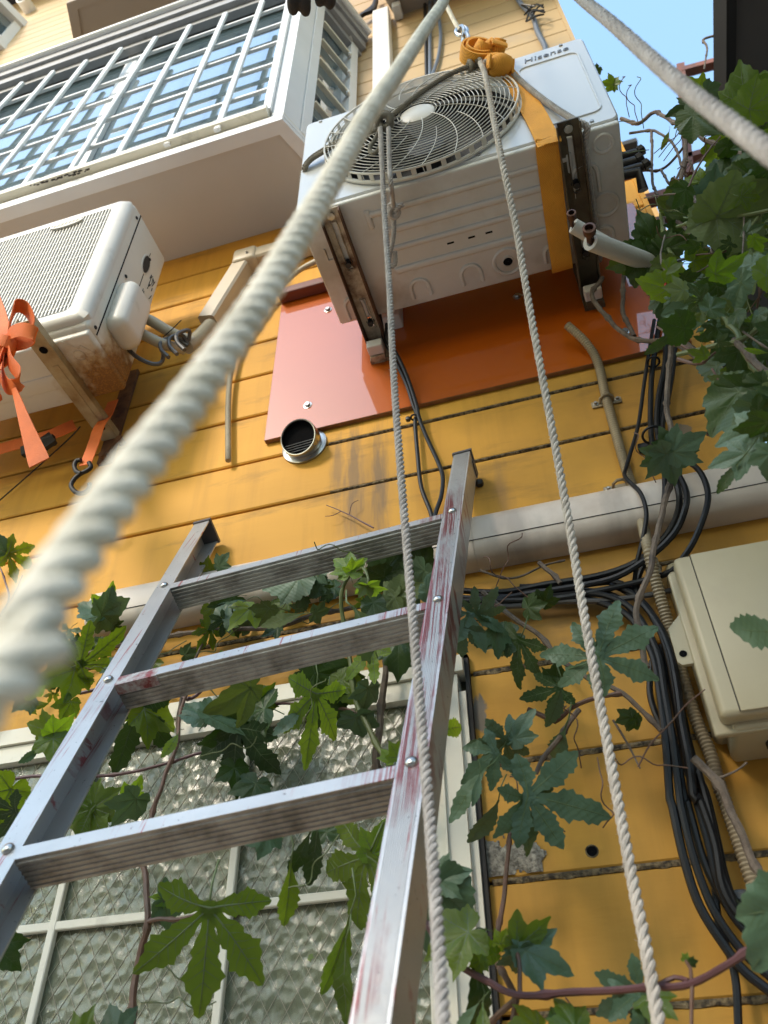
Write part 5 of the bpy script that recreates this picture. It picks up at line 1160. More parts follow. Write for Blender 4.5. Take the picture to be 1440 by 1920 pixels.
# ================================================================== gloved hand at the top edge
pe_ = thing('person', "person reaching in from above, only the fingers of one dark grey work glove in view", 'person', tuple(PD(585, -60, 1.72)))
b = MB(); D0 = 1.70
wrist = PD(592, -150, 1.80); palm = PD(588, -66, 1.74)
fing = [((550, 24), (549, -2), (556, -36)), ((573, 26), (572, -2), (576, -40)), ((599, 9), (600, -14), (596, -44)), ((618, 14), (620, -8), (612, -42))]
for (t1, t2, t3), r in zip(fing, (.0105, .0108, .0100, .0098)):
    q = spline([PD(*t1, 1.70), PD(*t2, 1.685), PD(*t3, 1.71), palm.lerp(PD(*t3, 1.71), .35), palm.lerp(wrist, .4)], .006); n = len(q)
    b.tube(q, [r * (.55 if i == 0 else .82 if i == 1 else .95 + .12 * (i / n)) for i in range(n)], 12)
    b.ball(q[1], r * .86, 10)
q = spline([PD(535, -50, 1.66), PD(545, -75, 1.68), PD(570, -100, 1.74), wrist], .008); b.tube(q, .0125, 10); b.ball(q[0], .012, 10)
b.ball(palm, .036, 14, (1.05, .45, .95)); b.tube(spline([palm, wrist, wrist + (wrist - palm) * .5], .01), .03, 14)
o = b.build('glove', 'glove_grey', pe_)
md = o.modifiers.new('r', 'REMESH'); md.mode = 'VOXEL'; md.voxel_size = .0028; md.use_smooth_shade = True
bpy.context.view_layer.update(); me = bpy.data.meshes.new_from_object(o.evaluated_get(bpy.context.evaluated_depsgraph_get())); o.modifiers.clear(); o.data = me
b = MB(); q = spline([wrist, wrist + Vector((.02, -.05, .18)), wrist + Vector((.05, -.12, .40)), wrist + Vector((.05, -.1, .65))], .03); n = len(q); b.tube(q, [.036 + .02 * i / n for i in range(n)], 16); b.build('sleeve', 'sleeve_dark', pe_)

# ================================================================== vines
def leaf_data(kind, mname, seed):
    rnd = random.Random(seed)
    K = dict(deep=[(0, 1.0, .165), (50, .84, .135), (-48, .86, .135), (106, .62, .13), (-103, .60, .13)],
             mid=[(0, 1.0, .27), (52, .80, .24), (-50, .78, .25), (108, .52, .24), (-106, .54, .24)],
             tri=[(0, 1.0, .24), (58, .72, .20), (-54, .76, .20), (110, .36, .22), (-112, .34, .2)],
             lance=[(0, 1.0, .15), (22, .55, .12), (-24, .5, .12)],
             heart=[(0, 1.0, .36), (50, .72, .34), (-50, .74, .34), (112, .52, .30), (-110, .52, .30)])[kind]
    lobes = [(a + rnd.uniform(-5, 5), L * rnd.uniform(.9, 1.06), w_ * rnd.uniform(.9, 1.1)) for a, L, w_ in K]
    NT = 124
    R0 = dict(deep=.13, mid=.30, tri=.22, lance=.03, heart=.36)[kind]; e1 = 1.25 if kind == 'deep' else .95
    rad = [R0 if abs(2 * math.pi * j / NT - math.pi) < 2.45 else .05 for j in range(NT)]
    for a, L, w_ in lobes:
        pa = []
        for s in (1, -1):
            row = []
            for i in range(61):
                t = i / 60.
                hw = w_ * (math.sin(math.pi * min(1, t ** (e1 - .1))) ** e1) * (1.0 if t < .6 else 1 - .35 * ((t - .6) / .4)) + .012 * (1 - t)
                x, y = s * hw, t * L; an = math.atan2(x, y); row.append((an, math.hypot(x, y)))
            pa.append(row)
        half = max(max(abs(q[0]) for q in row[8:]) for row in pa)
        for j in range(NT):
            th = 2 * math.pi * j / NT - math.pi
            d = (th - math.radians(a) + math.pi) % (2 * math.pi) - math.pi
            row = pa[0] if d > 0 else pa[1]
            best = 0
            for (a0, r0), (a1, r1) in zip(row, row[1:]):
                if (abs(a0) - abs(d)) * (abs(a1) - abs(d)) <= 0 and r1 > .06: best = max(best, r0 + (r1 - r0) * .5, r1)
            if abs(d) < .04: best = max(best, L * (1 - abs(d) / .12))
            rad[j] = max(rad[j], best)
    rad2 = []
    for j in range(NT):    # toothed edge
        k = j % 5; tooth = 1 + ((0, .03, .008, -.035, -.02)[k] + .03 * noise.noise((j * .35, seed, 1))) * (1. if kind != 'lance' else .4)
        rad2.append(rad[j] * tooth)
    b = MB(); vs = [(0, 0, 0)]; uvs = []
    wob = rnd.uniform(0, 50); fold = rnd.uniform(.10, .24); droop = rnd.uniform(.10, .34); cup = rnd.uniform(-.1, .15)
    def zz(x, y):
        r = math.hypot(x, y)
        best = 9
        for a, L, w_ in lobes:
            A = math.radians(a); dx, dy = math.sin(A), math.cos(A); t = x * dx + y * dy
            if t > 0: best = min(best, abs(x * dy - y * dx))
        if best > 5: best = r
        return fold * best - droop * r * r + cup * x * x + .055 * noise.noise((x * 3.1 + wob, y * 3.1, wob)) * min(1, r * 2) + .018 * noise.noise((x * 9 + wob, y * 9, wob))
    rings = (.22, .48, .76, 1.)
    for f in rings:
        for j in range(NT):
            th = 2 * math.pi * j / NT - math.pi; r = rad2[j] * f if f == 1. else rad[j] * f
            x, y = r * math.sin(th), r * math.cos(th); vs.append((x, y, zz(x, y)))
    fs = [(0, 1 + j, 1 + (j + 1) % NT) for j in range(NT)]
    for q in range(len(rings) - 1):
        for j in range(NT): fs.append((1 + q * NT + j, 1 + (q + 1) * NT + j, 1 + (q + 1) * NT + (j + 1) % NT, 1 + q * NT + (j + 1) % NT))
    b.add(vs, fs, 0)
    for a, L, w_ in lobes:   # raised main veins on both faces
        A = math.radians(a); dx, dy = math.sin(A), math.cos(A)
        for sg in (1, -1):
            pts = []
            for i in range(7):
                t = L * .95 * i / 6; pts.append((dx * t, dy * t, zz(dx * t, dy * t) + sg * .004))
            vv = []
            for i, p in enumerate(pts):
                ww = .010 * (1 - i / 6.5) + .002
                vv += [(p[0] - dy * ww, p[1] + dx * ww, p[2] - sg * .004), (p[0], p[1], p[2] + sg * .004), (p[0] + dy * ww, p[1] - dx * ww, p[2] - sg * .004)]
            b.add(vv, [(i * 3 + k, i * 3 + k + 1, i * 3 + k + 4, i * 3 + k + 3) for i in range(6) for k in range(2)], 1)
            if sg == 1 and kind != 'lance':
                for i in (2, 3, 4):      # side veins
                    for sd in (1, -1):
                        t = L * .9 * i / 6; l2 = w_ * .75; A2 = A + sd * .8
                        qx, qy = math.sin(A2), math.cos(A2); vv = []
                        for m_ in range(3):
                            x, y = dx * t + qx * l2 * m_ / 2, dy * t + qy * l2 * m_ / 2; ww = .005 * (1 - m_ / 2.4); z_ = zz(x, y) + .004
                            vv += [(x - qy * ww, y + qx * ww, z_ - .001), (x + qy * ww, y - qx * ww, z_ - .001)]
                        b.add(vv, [(0, 1, 3, 2), (2, 3, 5, 4)], 1)
    pet = rnd.uniform(.25, .5)
    b.tube([Vector((0, .02, 0)), Vector((rnd.uniform(-.04, .04), -pet * .5, -.05)), Vector((rnd.uniform(-.1, .1), -pet, -.18))], .011, 5, m=1)
    me = bpy.data.meshes.new('leaf'); me.from_pydata(b.v, [], b.f)
    me.materials.append(MATS[mname]); me.materials.append(MATS['leaf_vein_dark' if mname in ('leaf_dark', 'leaf_shade_teal') else 'leaf_vein'])
    me.polygons.foreach_set('material_index', b.m); me.polygons.foreach_set('use_smooth', [True] * len(b.f))
    uv = me.uv_layers.new(name='UVMap'); co = b.v
    uv.data.foreach_set('uv', [c for l in me.loops for c in (abs(co[l.vertex_index][0]) + co[l.vertex_index][1] * .9, co[l.vertex_index][1] - abs(co[l.vertex_index][0]) * .2)])
    me.update(); return me
LEAVES = {}
def lobed_data(kind, mname, seed):
    """deeply cut leaf: one toothed blade per lobe, meeting at the stalk"""
    rnd = random.Random(seed)
    K = dict(deep=[(0, 1.0, .17), (47, .80, .145), (-45, .83, .145), (100, .58, .13), (-97, .57, .13)], lance=[(0, 1.0, .155)])[kind]
    b = MB(); wob = rnd.uniform(0, 50); fold = rnd.uniform(.14, .30); droop = rnd.uniform(.08, .32); veins = []
    for q, (a, Ln, w_) in enumerate(K):
        a += rnd.uniform(-6, 6); Ln *= rnd.uniform(.88, 1.06); w_ *= rnd.uniform(.88, 1.12)
        A = math.radians(a); d = (math.sin(A), math.cos(A)); nrm_ = (d[1], -d[0])
        nt = 9 if kind == 'deep' else 8
        st = []                                      # (t, half width)
        for i in range(nt):
            t = i / nt
            def prof(t):
                core = math.sin(math.pi * min(1, max(0, (t - .02) / .98)) ** 1.25) ** .85
                neck = .50 if kind == 'deep' else .12
                return w_ * max(core * (1 - .25 * max(0, t - .55)), neck * max(0, 1 - t / .5) if t < .5 else 0, .02 * (1 - t)) * (1 + (.16 * math.sin(t * 17 + wob) if kind == 'deep' and t > .3 else 0))
            st.append((t, prof(t) * .90)); st.append((t + .62 / nt, prof(min(.97, t + .5 / nt)) * 1.10))
        st.append((1.0, .0))
        side_c = rnd.uniform(-.12, .12); rows = []
        for t, hw in st:
            x0, y0 = d[0] * t * Ln + nrm_[0] * side_c * t * t, d[1] * t * Ln + nrm_[1] * side_c * t * t; row = []
            for f in (-1, -.5, 0, .5, 1):
                jit = 1 + .12 * noise.noise((t * 9, f, wob + q)); x, y = x0 + nrm_[0] * hw * f * jit, y0 + nrm_[1] * hw * f * jit
                r = math.hypot(x, y)
                z_ = fold * abs(hw * f) * (1 - .4 * abs(f)) - droop * r * r + .05 * noise.noise((x * 3 + wob, y * 3, 1)) * min(1, r * 2) + .016 * noise.noise((x * 10, y * 10, wob)) + q * .0035
                row.append((x, y, z_))
            rows.append(row)
        n = len(rows); b.add([p for r in rows for p in r], [(i * 5 + j, i * 5 + j + 1, (i + 1) * 5 + j + 1, (i + 1) * 5 + j) for i in range(n - 1) for j in range(4)], 0)
        for sg in (1, -1):
            vv = []
            for i in range(0, n, 2):
                x, y, z_ = rows[i][2]; ww = .009 * (1 - i / (n + 1.)) + .0015
                vv += [(x - nrm_[0] * ww, y - nrm_[1] * ww, z_ + sg * .001), (x, y, z_ + sg * .0065), (x + nrm_[0] * ww, y + nrm_[1] * ww, z_ + sg * .001)]
            k = len(vv) // 3; b.add(vv, [(i * 3 + j, i * 3 + j + 1, i * 3 + j + 4, i * 3 + j + 3) for i in range(k - 1) for j in range(2)], 1)
            for i in range(4, n - 5, 2):             # side veins run into the teeth
                for e_ in (0, 4):
                    p, p2, q2 = rows[i][2], rows[i + 1][1 if e_ == 0 else 3], rows[min(n - 1, i + 2)][e_]
                    pts = [p, p2, tuple(p2[c] * .25 + q2[c] * .75 for c in range(3))]; vv = []
                    for m_, pp in enumerate(pts):
                        ww = .0042 * (1 - m_ / 2.6); vv += [(pp[0] - d[0] * ww, pp[1] - d[1] * ww, pp[2] + sg * .004), (pp[0] + d[0] * ww, pp[1] + d[1] * ww, pp[2] + sg * .004)]
                    b.add(vv, [(0, 1, 3, 2), (2, 3, 5, 4)], 1)
    pet = rnd.uniform(.25, .5)
    b.tube([Vector((0, .02, 0)), Vector((rnd.uniform(-.04, .04), -pet * .5, -.05)), Vector((rnd.uniform(-.1, .1), -pet, -.18))], .011, 5, m=1)
    me = bpy.data.meshes.new('leaf'); me.from_pydata(b.v, [], b.f)
    me.materials.append(MATS[mname]); me.materials.append(MATS['leaf_vein_dark' if mname in ('leaf_dark', 'leaf_shade_teal') else 'leaf_vein'])
    me.polygons.foreach_set('material_index', b.m); me.polygons.foreach_set('use_smooth', [True] * len(b.f))
    uv = me.uv_layers.new(name='UVMap'); co = b.v
    uv.data.foreach_set('uv', [c for l in me.loops for c in (abs(co[l.vertex_index][0]) + co[l.vertex_index][1] * .9, co[l.vertex_index][1] - abs(co[l.vertex_index][0]) * .2)])
    me.update(); return me
def leaf_mesh(kind, m, v):
    key = (kind, m, v)
    if key not in LEAVES: LEAVES[key] = (lobed_data if kind in ('deep', 'lance') else leaf_data)(kind, m, len(kind) * 131 + v * 17 + ord(kind[0]))
    return LEAVES[key]
lr = random.Random(21)
def put_leaf(vine, pos, size, ang, kind='deep', m='leaf_green', tilt=None, var=None, yaw=None, width=1.):
    """pos: petiole end; ang: direction of the tip as seen from the alley; tilt / yaw turn the blade away from the viewer"""
    pos = Vector(pos); to = (-pos).normalized()
    r = (CAMR - to * CAMR.dot(to)).normalized(); u_ = to.cross(r)
    a = math.radians(ang); tip = r * math.cos(a) + u_ * math.sin(a); x = tip.cross(to)
    tl = math.radians(lr.uniform(-40, 45) if tilt is None else tilt); yw = math.radians(lr.uniform(-40, 40) if yaw is None else yaw)
    tip2 = tip * math.cos(tl) + to * math.sin(tl); n2 = to * math.cos(tl) - tip * math.sin(tl)
    x2 = x * math.cos(yw) + n2 * math.sin(yw); n3 = n2 * math.cos(yw) - x * math.sin(yw)
    o = bpy.data.objects.new('leaf', leaf_mesh(kind, m, lr.randrange(5) if var is None else var)); COL.objects.link(o)
    M = Matrix([[x2[i] * size * width, tip2[i] * size, n3[i] * size, 0] for i in range(3)] + [[0, 0, 0, 1]])
    o.matrix_basis = Matrix.Translation(pos - BASE[vine]) @ M
    o.parent = vine; return o
def LF(vine, px, py, spx, ang, kind='deep', m='leaf_green', y=1.2, **k):
    p = P(px, py, y); put_leaf(vine, p, spx * p.length / F * 1.04, ang, kind, m, **k)
def stem(vine, pts, y, r, m='stem_brown', taper=.6, knots=True):
    q = spline([P(a[0], a[1], a[2] if len(a) > 2 else y) for a in pts], .012); n = len(q); s = lr.uniform(0, 99)
    q = [p + Vector((noise.noise((i * .23, s, 0)), noise.noise((i * .23, s, 5)), noise.noise((i * .23, s, 9)))) * r * .6 for i, p in enumerate(q)]
    rr_ = [r * (1 - (1 - taper) * i / n) * (1.0 + (.45 if knots and i % 11 == 5 else 0) + .12 * noise.noise((i * .7, s, 2))) for i in range(n)]
    b = MB(); b.tube(q, rr_, 7); return b.build('stem', m, vine)
def tendril(vine, p, r=.0011, m='stem_green', L=.09, seed=0):
    rr_ = random.Random(seed); p = Vector(p); d = Vector((rr_.uniform(-1, 1), rr_.uniform(-.6, .1), rr_.uniform(-.8, 1))).normalized(); x = d.orthogonal().normalized(); y = d.cross(x)
    q = [p + d * (L * t / 14.) + (x * math.cos(t * .75) + y * math.sin(t * .75)) * (.0009 * (t - 4) if t > 4 else 0) * (L / .09) for t in range(18)]
    b = MB(); b.tube(q, r, 5); return b.build('tendril', m, vine)

# ---- the vine that crosses the lower window
v1 = thing('vine', 'vine with large lobed leaves and reddish stems hanging over the lower window', 'vine', tuple(P(400, 1900, 1.2)))
stem(v1, [(240, 1990, 1.18), (252, 1850, 1.19), (266, 1780, 1.19), (275, 1728, 1.18), (272, 1640, 1.2), (268, 1600, 1.21), (285, 1530, 1.25), (310, 1455, 1.29), (330, 1400, 1.31), (338, 1340, 1.32), (352, 1300, 1.33)], 1.2, .0056)
stem(v1, [(278, 1728, 1.18), (296, 1722, 1.17), (330, 1724, 1.16), (365, 1716, 1.15), (392, 1702, 1.14)], 1.15, .0034, 'stem_brown', .7)
stem(v1, [(280, 1726, 1.18), (296, 1706, 1.18), (307, 1688, 1.18)], 1.18, .0022, 'stem_purple', .7)
stem(v1, [(-30, 1470, 1.33), (60, 1455, 1.33), (130, 1457, 1.33), (212, 1453, 1.33), (300, 1435, 1.32), (372, 1413, 1.32), (420, 1405, 1.32)], 1.33, .0036, 'stem_purple', .8)
stem(v1, [(735, 1440, 1.27), (700, 1380, 1.27), (672, 1325, 1.27), (662, 1280, 1.26), (652, 1210, 1.25), (642, 1160, 1.23), (640, 1120, 1.21), (648, 1092, 1.2), (657, 1078, 1.19)], 1.2, .0050, 'stem_green', .75)
stem(v1, [(702, 1500, 1.32), (708, 1400, 1.32), (716, 1310, 1.32), (724, 1230, 1.33)], 1.32, .0075, 'stem_old', .8)
stem(v1, [(600, 1325, 1.3), (650, 1330, 1.28), (676, 1340, 1.27)], 1.3, .0026, 'stem_brown', .8)
stem(v1, [(420, 1405, 1.32), (470, 1340, 1.31), (520, 1320, 1.3), (600, 1325, 1.3)], 1.3, .003, 'stem_purple', .8)
stem(v1, [(657, 1078, 1.19), (680, 1065, 1.17), (690, 1085, 1.16), (688, 1100, 1.16)], 1.17, .003, 'stem_green', .7)
LF(v1, 392, 1702, 172, 272, 'deep', 'leaf_green', 1.14, tilt=-6, yaw=4, var=0)
LF(v1, 308, 1688, 62, -22, 'mid', 'leaf_shade_teal', 1.18, tilt=-35, yaw=10); LF(v1, 306, 1686, 26, 160, 'mid', 'leaf_young', 1.18)
LF(v1, 172, 1517, 82, 150, 'deep', 'leaf_green', 1.26, tilt=-15, yaw=10); LF(v1, 172, 1517, 78, 255, 'mid', 'leaf_green', 1.265, tilt=-10); LF(v1, 176, 1515, 60, 40, 'mid', 'leaf_green', 1.262)
LF(v1, 255, 1498, 62, 235, 'mid', 'leaf_shade_teal', 1.24, tilt=-10); LF(v1, 240, 1500, 45, 60, 'mid', 'leaf_young', 1.26)
LF(v1, -10, 1772, 62, -38, 'mid', 'leaf_dark', 1.14, tilt=-5); LF(v1, 20, 1480, 80, 250, 'mid', 'leaf_green', 1.28); LF(v1, 30, 1520, 70, 200, 'deep', 'leaf_dark', 1.28)
for (x, y_, s, a, k_, m_) in [(545, 1618, 120, 264, 'lance', 'leaf_green'), (596, 1548, 118, 258, 'lance', 'leaf_dark'), (582, 1560, 90, 240, 'lance', 'leaf_dark'), (550, 1540, 80, 222, 'lance', 'leaf_young'), (505, 1560, 60, 200, 'mid', 'leaf_shade_teal'),
                          (690, 1605, 165, 248, 'deep', 'leaf_green'), (655, 1720, 150, 250, 'lance', 'leaf_green'), (648, 1760, 135, 262, 'lance', 'leaf_green'), (700, 1600, 60, 70, 'mid', 'leaf_young'),
                          (580, 1795, 10, 0, 'mid', 'leaf_green')]:
    LF(v1, x, y_, s, a, k_, m_, 1.2, tilt=-25 if k_ == 'lance' else None)
LF(v1, 258, 1322, 120, 262, 'deep', 'leaf_dark', 1.28, tilt=-8, yaw=15, var=1); LF(v1, 270, 1330, 88, -30, 'mid', 'leaf_green', 1.29); LF(v1, 228, 1332, 60, 190, 'mid', 'leaf_green', 1.29)
LF(v1, 448, 1365, 125, 262, 'deep', 'leaf_dark', 1.26, tilt=-10, yaw=-20, var=2); LF(v1, 462, 1358, 85, 250, 'deep', 'leaf_dark', 1.27); LF(v1, 440, 1370, 70, 205, 'mid', 'leaf_dark', 1.28); LF(v1, 495, 1330, 95, 190, 'mid', 'leaf_dark', 1.27); LF(v1, 480, 1320, 55, 40, 'mid', 'leaf_green', 1.28)
LF(v1, 590, 1262, 92, -10, 'heart', 'leaf_dark', 1.25, tilt=10); LF(v1, 612, 1310, 75, 250, 'heart', 'leaf_dark', 1.26); LF(v1, 640, 1275, 60, 300, 'heart', 'leaf_green', 1.26)
LF(v1, 592, 1300, 150, 262, 'deep', 'leaf_young', 1.2, tilt=-12, yaw=10, var=3, width=.62); LF(v1, 566, 1330, 75, 230, 'lance', 'leaf_shade_teal', 1.22)
LF(v1, 700, 1212, 82, 232, 'deep', 'leaf_young', 1.22, tilt=-10); LF(v1, 748, 1200, 72, 262, 'heart', 'leaf_dark', 1.26); LF(v1, 664, 1140, 108, -48, 'lance', 'leaf_under', 1.17, tilt=10, width=1.7)
LF(v1, 690, 1290, 55, 260, 'mid', 'leaf_shade_teal', 1.26); LF(v1, 668, 1345, 65, 280, 'mid', 'leaf_shade_teal', 1.27); LF(v1, 745, 1420, 40, 70, 'mid', 'leaf_young', 1.25); LF(v1, 735, 1425, 34, 130, 'mid', 'leaf_young', 1.25)
LF(v1, 655, 1074, 52, 92, 'mid', 'leaf_young', 1.18, tilt=-30); LF(v1, 652, 1070, 46, 140, 'tri', 'leaf_young', 1.18); LF(v1, 660, 1070, 36, 40, 'mid', 'leaf_young', 1.18); LF(v1, 690, 1098, 50, 300, 'mid', 'leaf_young', 1.16, tilt=-50); LF(v1, 688, 1096, 34, 240, 'mid', 'leaf_under', 1.16)
LF(v1, 395, 1345, 90, 15, 'tri', 'leaf_shade_teal', 1.2, tilt=-45); LF(v1, 380, 1345, 60, 130, 'heart', 'leaf_shade_teal', 1.2); LF(v1, 335, 1375, 55, 250, 'lance', 'leaf_young', 1.2); LF(v1, 470, 1290, 95, 215, 'tri', 'leaf_under', 1.18, tilt=30)
LF(v1, 440, 1440, 60, 280, 'mid', 'leaf_dark', 1.27); LF(v1, 480, 1470, 60, 250, 'mid', 'leaf_dark', 1.28); LF(v1, 612, 1560, 60, 95, 'mid', 'leaf_dark', 1.25)
LF(v1, 215, 1945, 60, 110, 'mid', 'leaf_dark', 1.12); LF(v1, 150, 1955, 55, 80, 'mid', 'leaf_green', 1.12)
for k, (px, py) in enumerate(((265, 1880), (205, 1640), (300, 1800), (520, 1240), (680, 1040), (560, 1380), (370, 1420), (420, 1320), (640, 1560))): tendril(v1, P(px, py, 1.2), seed=k)

# ---- the vine running along the duct behind the ladder
v2 = thing('vine', 'tangled vine of small leaves running along the long duct behind the ladder', 'vine', tuple(P(450, 1180, 1.35)))
stem(v2, [(100, 1250, 1.36), (200, 1215, 1.37), (310, 1195, 1.37), (420, 1180, 1.36), (520, 1175, 1.35), (600, 1150, 1.35), (690, 1135, 1.35), (790, 1110, 1.36)], 1.36, .006, 'stem_old', .8)
stem(v2, [(150, 1300, 1.36), (280, 1265, 1.36), (350, 1310, 1.34), (420, 1260, 1.35), (520, 1230, 1.34), (640, 1190, 1.34), (760, 1170, 1.36)], 1.36, .004, 'stem_purple', .8)
stem(v2, [(330, 1400, 1.32), (340, 1310, 1.34), (370, 1225, 1.35), (400, 1170, 1.35), (430, 1120, 1.35)], 1.35, .0035, 'stem_old', .7)
stem(v2, [(700, 990, 1.38), (668, 972, 1.385), (640, 958, 1.385), (612, 947, 1.385)], 1.38, .0022, 'stem_purple', .4, False); stem(v2, [(655, 965, 1.385), (660, 945, 1.38), (672, 938, 1.38)], 1.38, .0012, 'stem_purple', .5, False); stem(v2, [(640, 958, 1.385), (625, 966, 1.38), (610, 968, 1.38)], 1.38, .0012, 'stem_purple', .5, False)
stem(v2, [(-20, 1180, 1.36), (15, 1130, 1.36), (10, 1090, 1.36), (-10, 1040, 1.36)], 1.36, .003, 'stem_purple', .7); stem(v2, [(18, 1130, 1.36), (34, 1100, 1.36), (42, 1078, 1.36)], 1.36, .0018, 'stem_brown', .7)
for (x, y_, s, a, k_, m_, yy) in [(190, 1152, 70, 25, 'mid', 'leaf_shade_teal', 1.27), (185, 1150, 50, 150, 'heart', 'leaf_shade_teal', 1.28), (195, 1140, 50, 70, 'tri', 'leaf_young', 1.28), (150, 1245, 95, 30, 'deep', 'leaf_green', 1.28), (140, 1255, 80, 200, 'mid', 'leaf_green', 1.29), (130, 1240, 70, 110, 'deep', 'leaf_dark', 1.29),
                              (15, 1038, 62, -25, 'deep', 'leaf_green', 1.33), (10, 1034, 50, 165, 'tri', 'leaf_shade_teal', 1.33), (100, 1375, 48, 40, 'mid', 'leaf_young', 1.25), (100, 1385, 55, 270, 'mid', 'leaf_green', 1.25), (95, 1370, 50, 170, 'mid', 'leaf_green', 1.25), (75, 1405, 45, 210, 'lance', 'leaf_shade_teal', 1.25),
                              (560, 1085, 78, 195, 'heart', 'leaf_shade_teal', 1.28), (590, 1075, 40, 20, 'mid', 'leaf_shade_teal', 1.28), (470, 1140, 60, 215, 'tri', 'leaf_young', 1.28), (505, 1140, 55, 240, 'tri', 'leaf_under', 1.27), (430, 1130, 60, 260, 'deep', 'leaf_shade_teal', 1.3), (440, 1120, 55, 200, 'mid', 'leaf_dark', 1.3), (400, 1140, 50, 300, 'mid', 'leaf_green', 1.3),
                              (570, 1150, 80, 190, 'lance', 'leaf_under', 1.26), (590, 1150, 40, 10, 'mid', 'leaf_shade_teal', 1.28), (720, 1075, 72, 60, 'heart', 'leaf_dark', 1.28), (720, 1080, 55, 200, 'heart', 'leaf_dark', 1.28), (790, 1060, 58, 120, 'mid', 'leaf_dark', 1.27), (795, 1070, 62, 250, 'heart', 'leaf_shade_teal', 1.26), (740, 1120, 62, 200, 'mid', 'leaf_under', 1.24), (745, 1120, 60, 30, 'heart', 'leaf_under', 1.24), (700, 1130, 46, 280, 'heart', 'leaf_dark', 1.25),
                              (800, 1110, 62, 15, 'tri', 'leaf_shade_teal', 1.14), (690, 1045, 40, 60, 'mid', 'leaf_shade_teal', 1.32), (410, 1062, 36, 60, 'tri', 'leaf_shade_teal', 1.33), (390, 1070, 30, 90, 'mid', 'leaf_green', 1.34)]:
    LF(v2, x, y_, s, a, k_, m_, yy)
rn = random.Random(11)
for k in range(40):
    t = rn.random(); x = 40 + 800 * t; y_ = 1300 - 215 * t + rn.gauss(0, 42)
    if y_ < 1110 - 0.12 * (x - 400): y_ += 60
    LF(v2, x, y_, rn.uniform(20, 48), rn.uniform(170, 380), rn.choice(('mid', 'tri', 'deep', 'deep')), rn.choice(('leaf_dark', 'leaf_green', 'leaf_dark', 'leaf_shade_teal', 'leaf_young')), rn.uniform(1.29, 1.37))
for k in range(12): tendril(v2, P(200 + k * 50, 1240 - k * 13, 1.33), seed=40 + k)

# ---- the vine on the shaded wall at the lower right
v3 = thing('vine', 'sparse vine with deeply lobed teal leaves on the shaded siding right of the window', 'vine', tuple(P(1000, 1700, 1.25)))
stem(v3, [(800, 1730, 1.1), (840, 1790, 1.1), (900, 1830, 1.1), (970, 1866, 1.09), (1060, 1863, 1.08), (1160, 1856, 1.07), (1230, 1850, 1.06), (1296, 1845, 1.05), (1360, 1808, 1.03), (1420, 1770, 1.02), (1480, 1730, 1.0)], 1.1, .0044, 'stem_purple', .85)
stem(v3, [(900, 2000, 1.15), (920, 1920, 1.13), (968, 1868, 1.1)], 1.1, .0044, 'stem_brown', .8); stem(v3, [(968, 1868, 1.1), (955, 1960, 1.12)], 1.1, .004, 'stem_brown', .8)
stem(v3, [(965, 1865, 1.12), (930, 1790, 1.2), (936, 1740, 1.25), (948, 1650, 1.28), (958, 1560, 1.29), (968, 1545, 1.29)], 1.2, .0042, 'stem_brown', .75)
stem(v3, [(975, 1866, 1.1), (973, 1800, 1.12), (958, 1770, 1.14), (950, 1755, 1.14)], 1.1, .003, 'stem_brown', .7)
stem(v3, [(1296, 1845, 1.05), (1294, 1815, 1.05), (1284, 1800, 1.05)], 1.05, .0024, 'stem_brown', .6); stem(v3, [(1298, 1845, 1.05), (1296, 1960, 1.05)], 1.05, .0024, 'stem_brown', .7)
stem(v3, [(1232, 1848, 1.06), (1265, 1832, 1.06), (1292, 1838, 1.05)], 1.05, .003, 'stem_purple', .8)
stem(v3, [(905, 1110, 1.33), (965, 1160, 1.32), (1010, 1190, 1.32), (1050, 1235, 1.31), (1100, 1270, 1.3), (1150, 1290, 1.3), (1180, 1310, 1.3), (1240, 1370, 1.31)], 1.3, .005, 'stem_old', .8)
stem(v3, [(990, 1330, 1.32), (1040, 1350, 1.32), (1075, 1325, 1.31), (1110, 1310, 1.3), (1170, 1300, 1.3)], 1.3, .0045, 'stem_brown', .8)
stem(v3, [(1085, 1330, 1.31), (1050, 1380, 1.3), (1020, 1420, 1.29), (1005, 1450, 1.28)], 1.3, .005, 'stem_old', .7); stem(v3, [(1150, 1350, 1.3), (1180, 1400, 1.3), (1200, 1440, 1.29)], 1.3, .0022, 'stem_old', .6)
stem(v3, [(1196, 1438, 1.28), (1220, 1395, 1.27), (1258, 1355, 1.26), (1290, 1318, 1.25), (1322, 1292, 1.24)], 1.25, .0015, 'stem_brown', .7, False)
stem(v3, [(1300, 1420, 1.31), (1340, 1460, 1.31), (1375, 1530, 1.31), (1410, 1610, 1.31), (1440, 1660, 1.3)], 1.31, .007, 'stem_old', .8)
stem(v3, [(1345, 1460, 1.31), (1380, 1445, 1.3), (1400, 1430, 1.3)], 1.3, .0022, 'stem_old', .5)
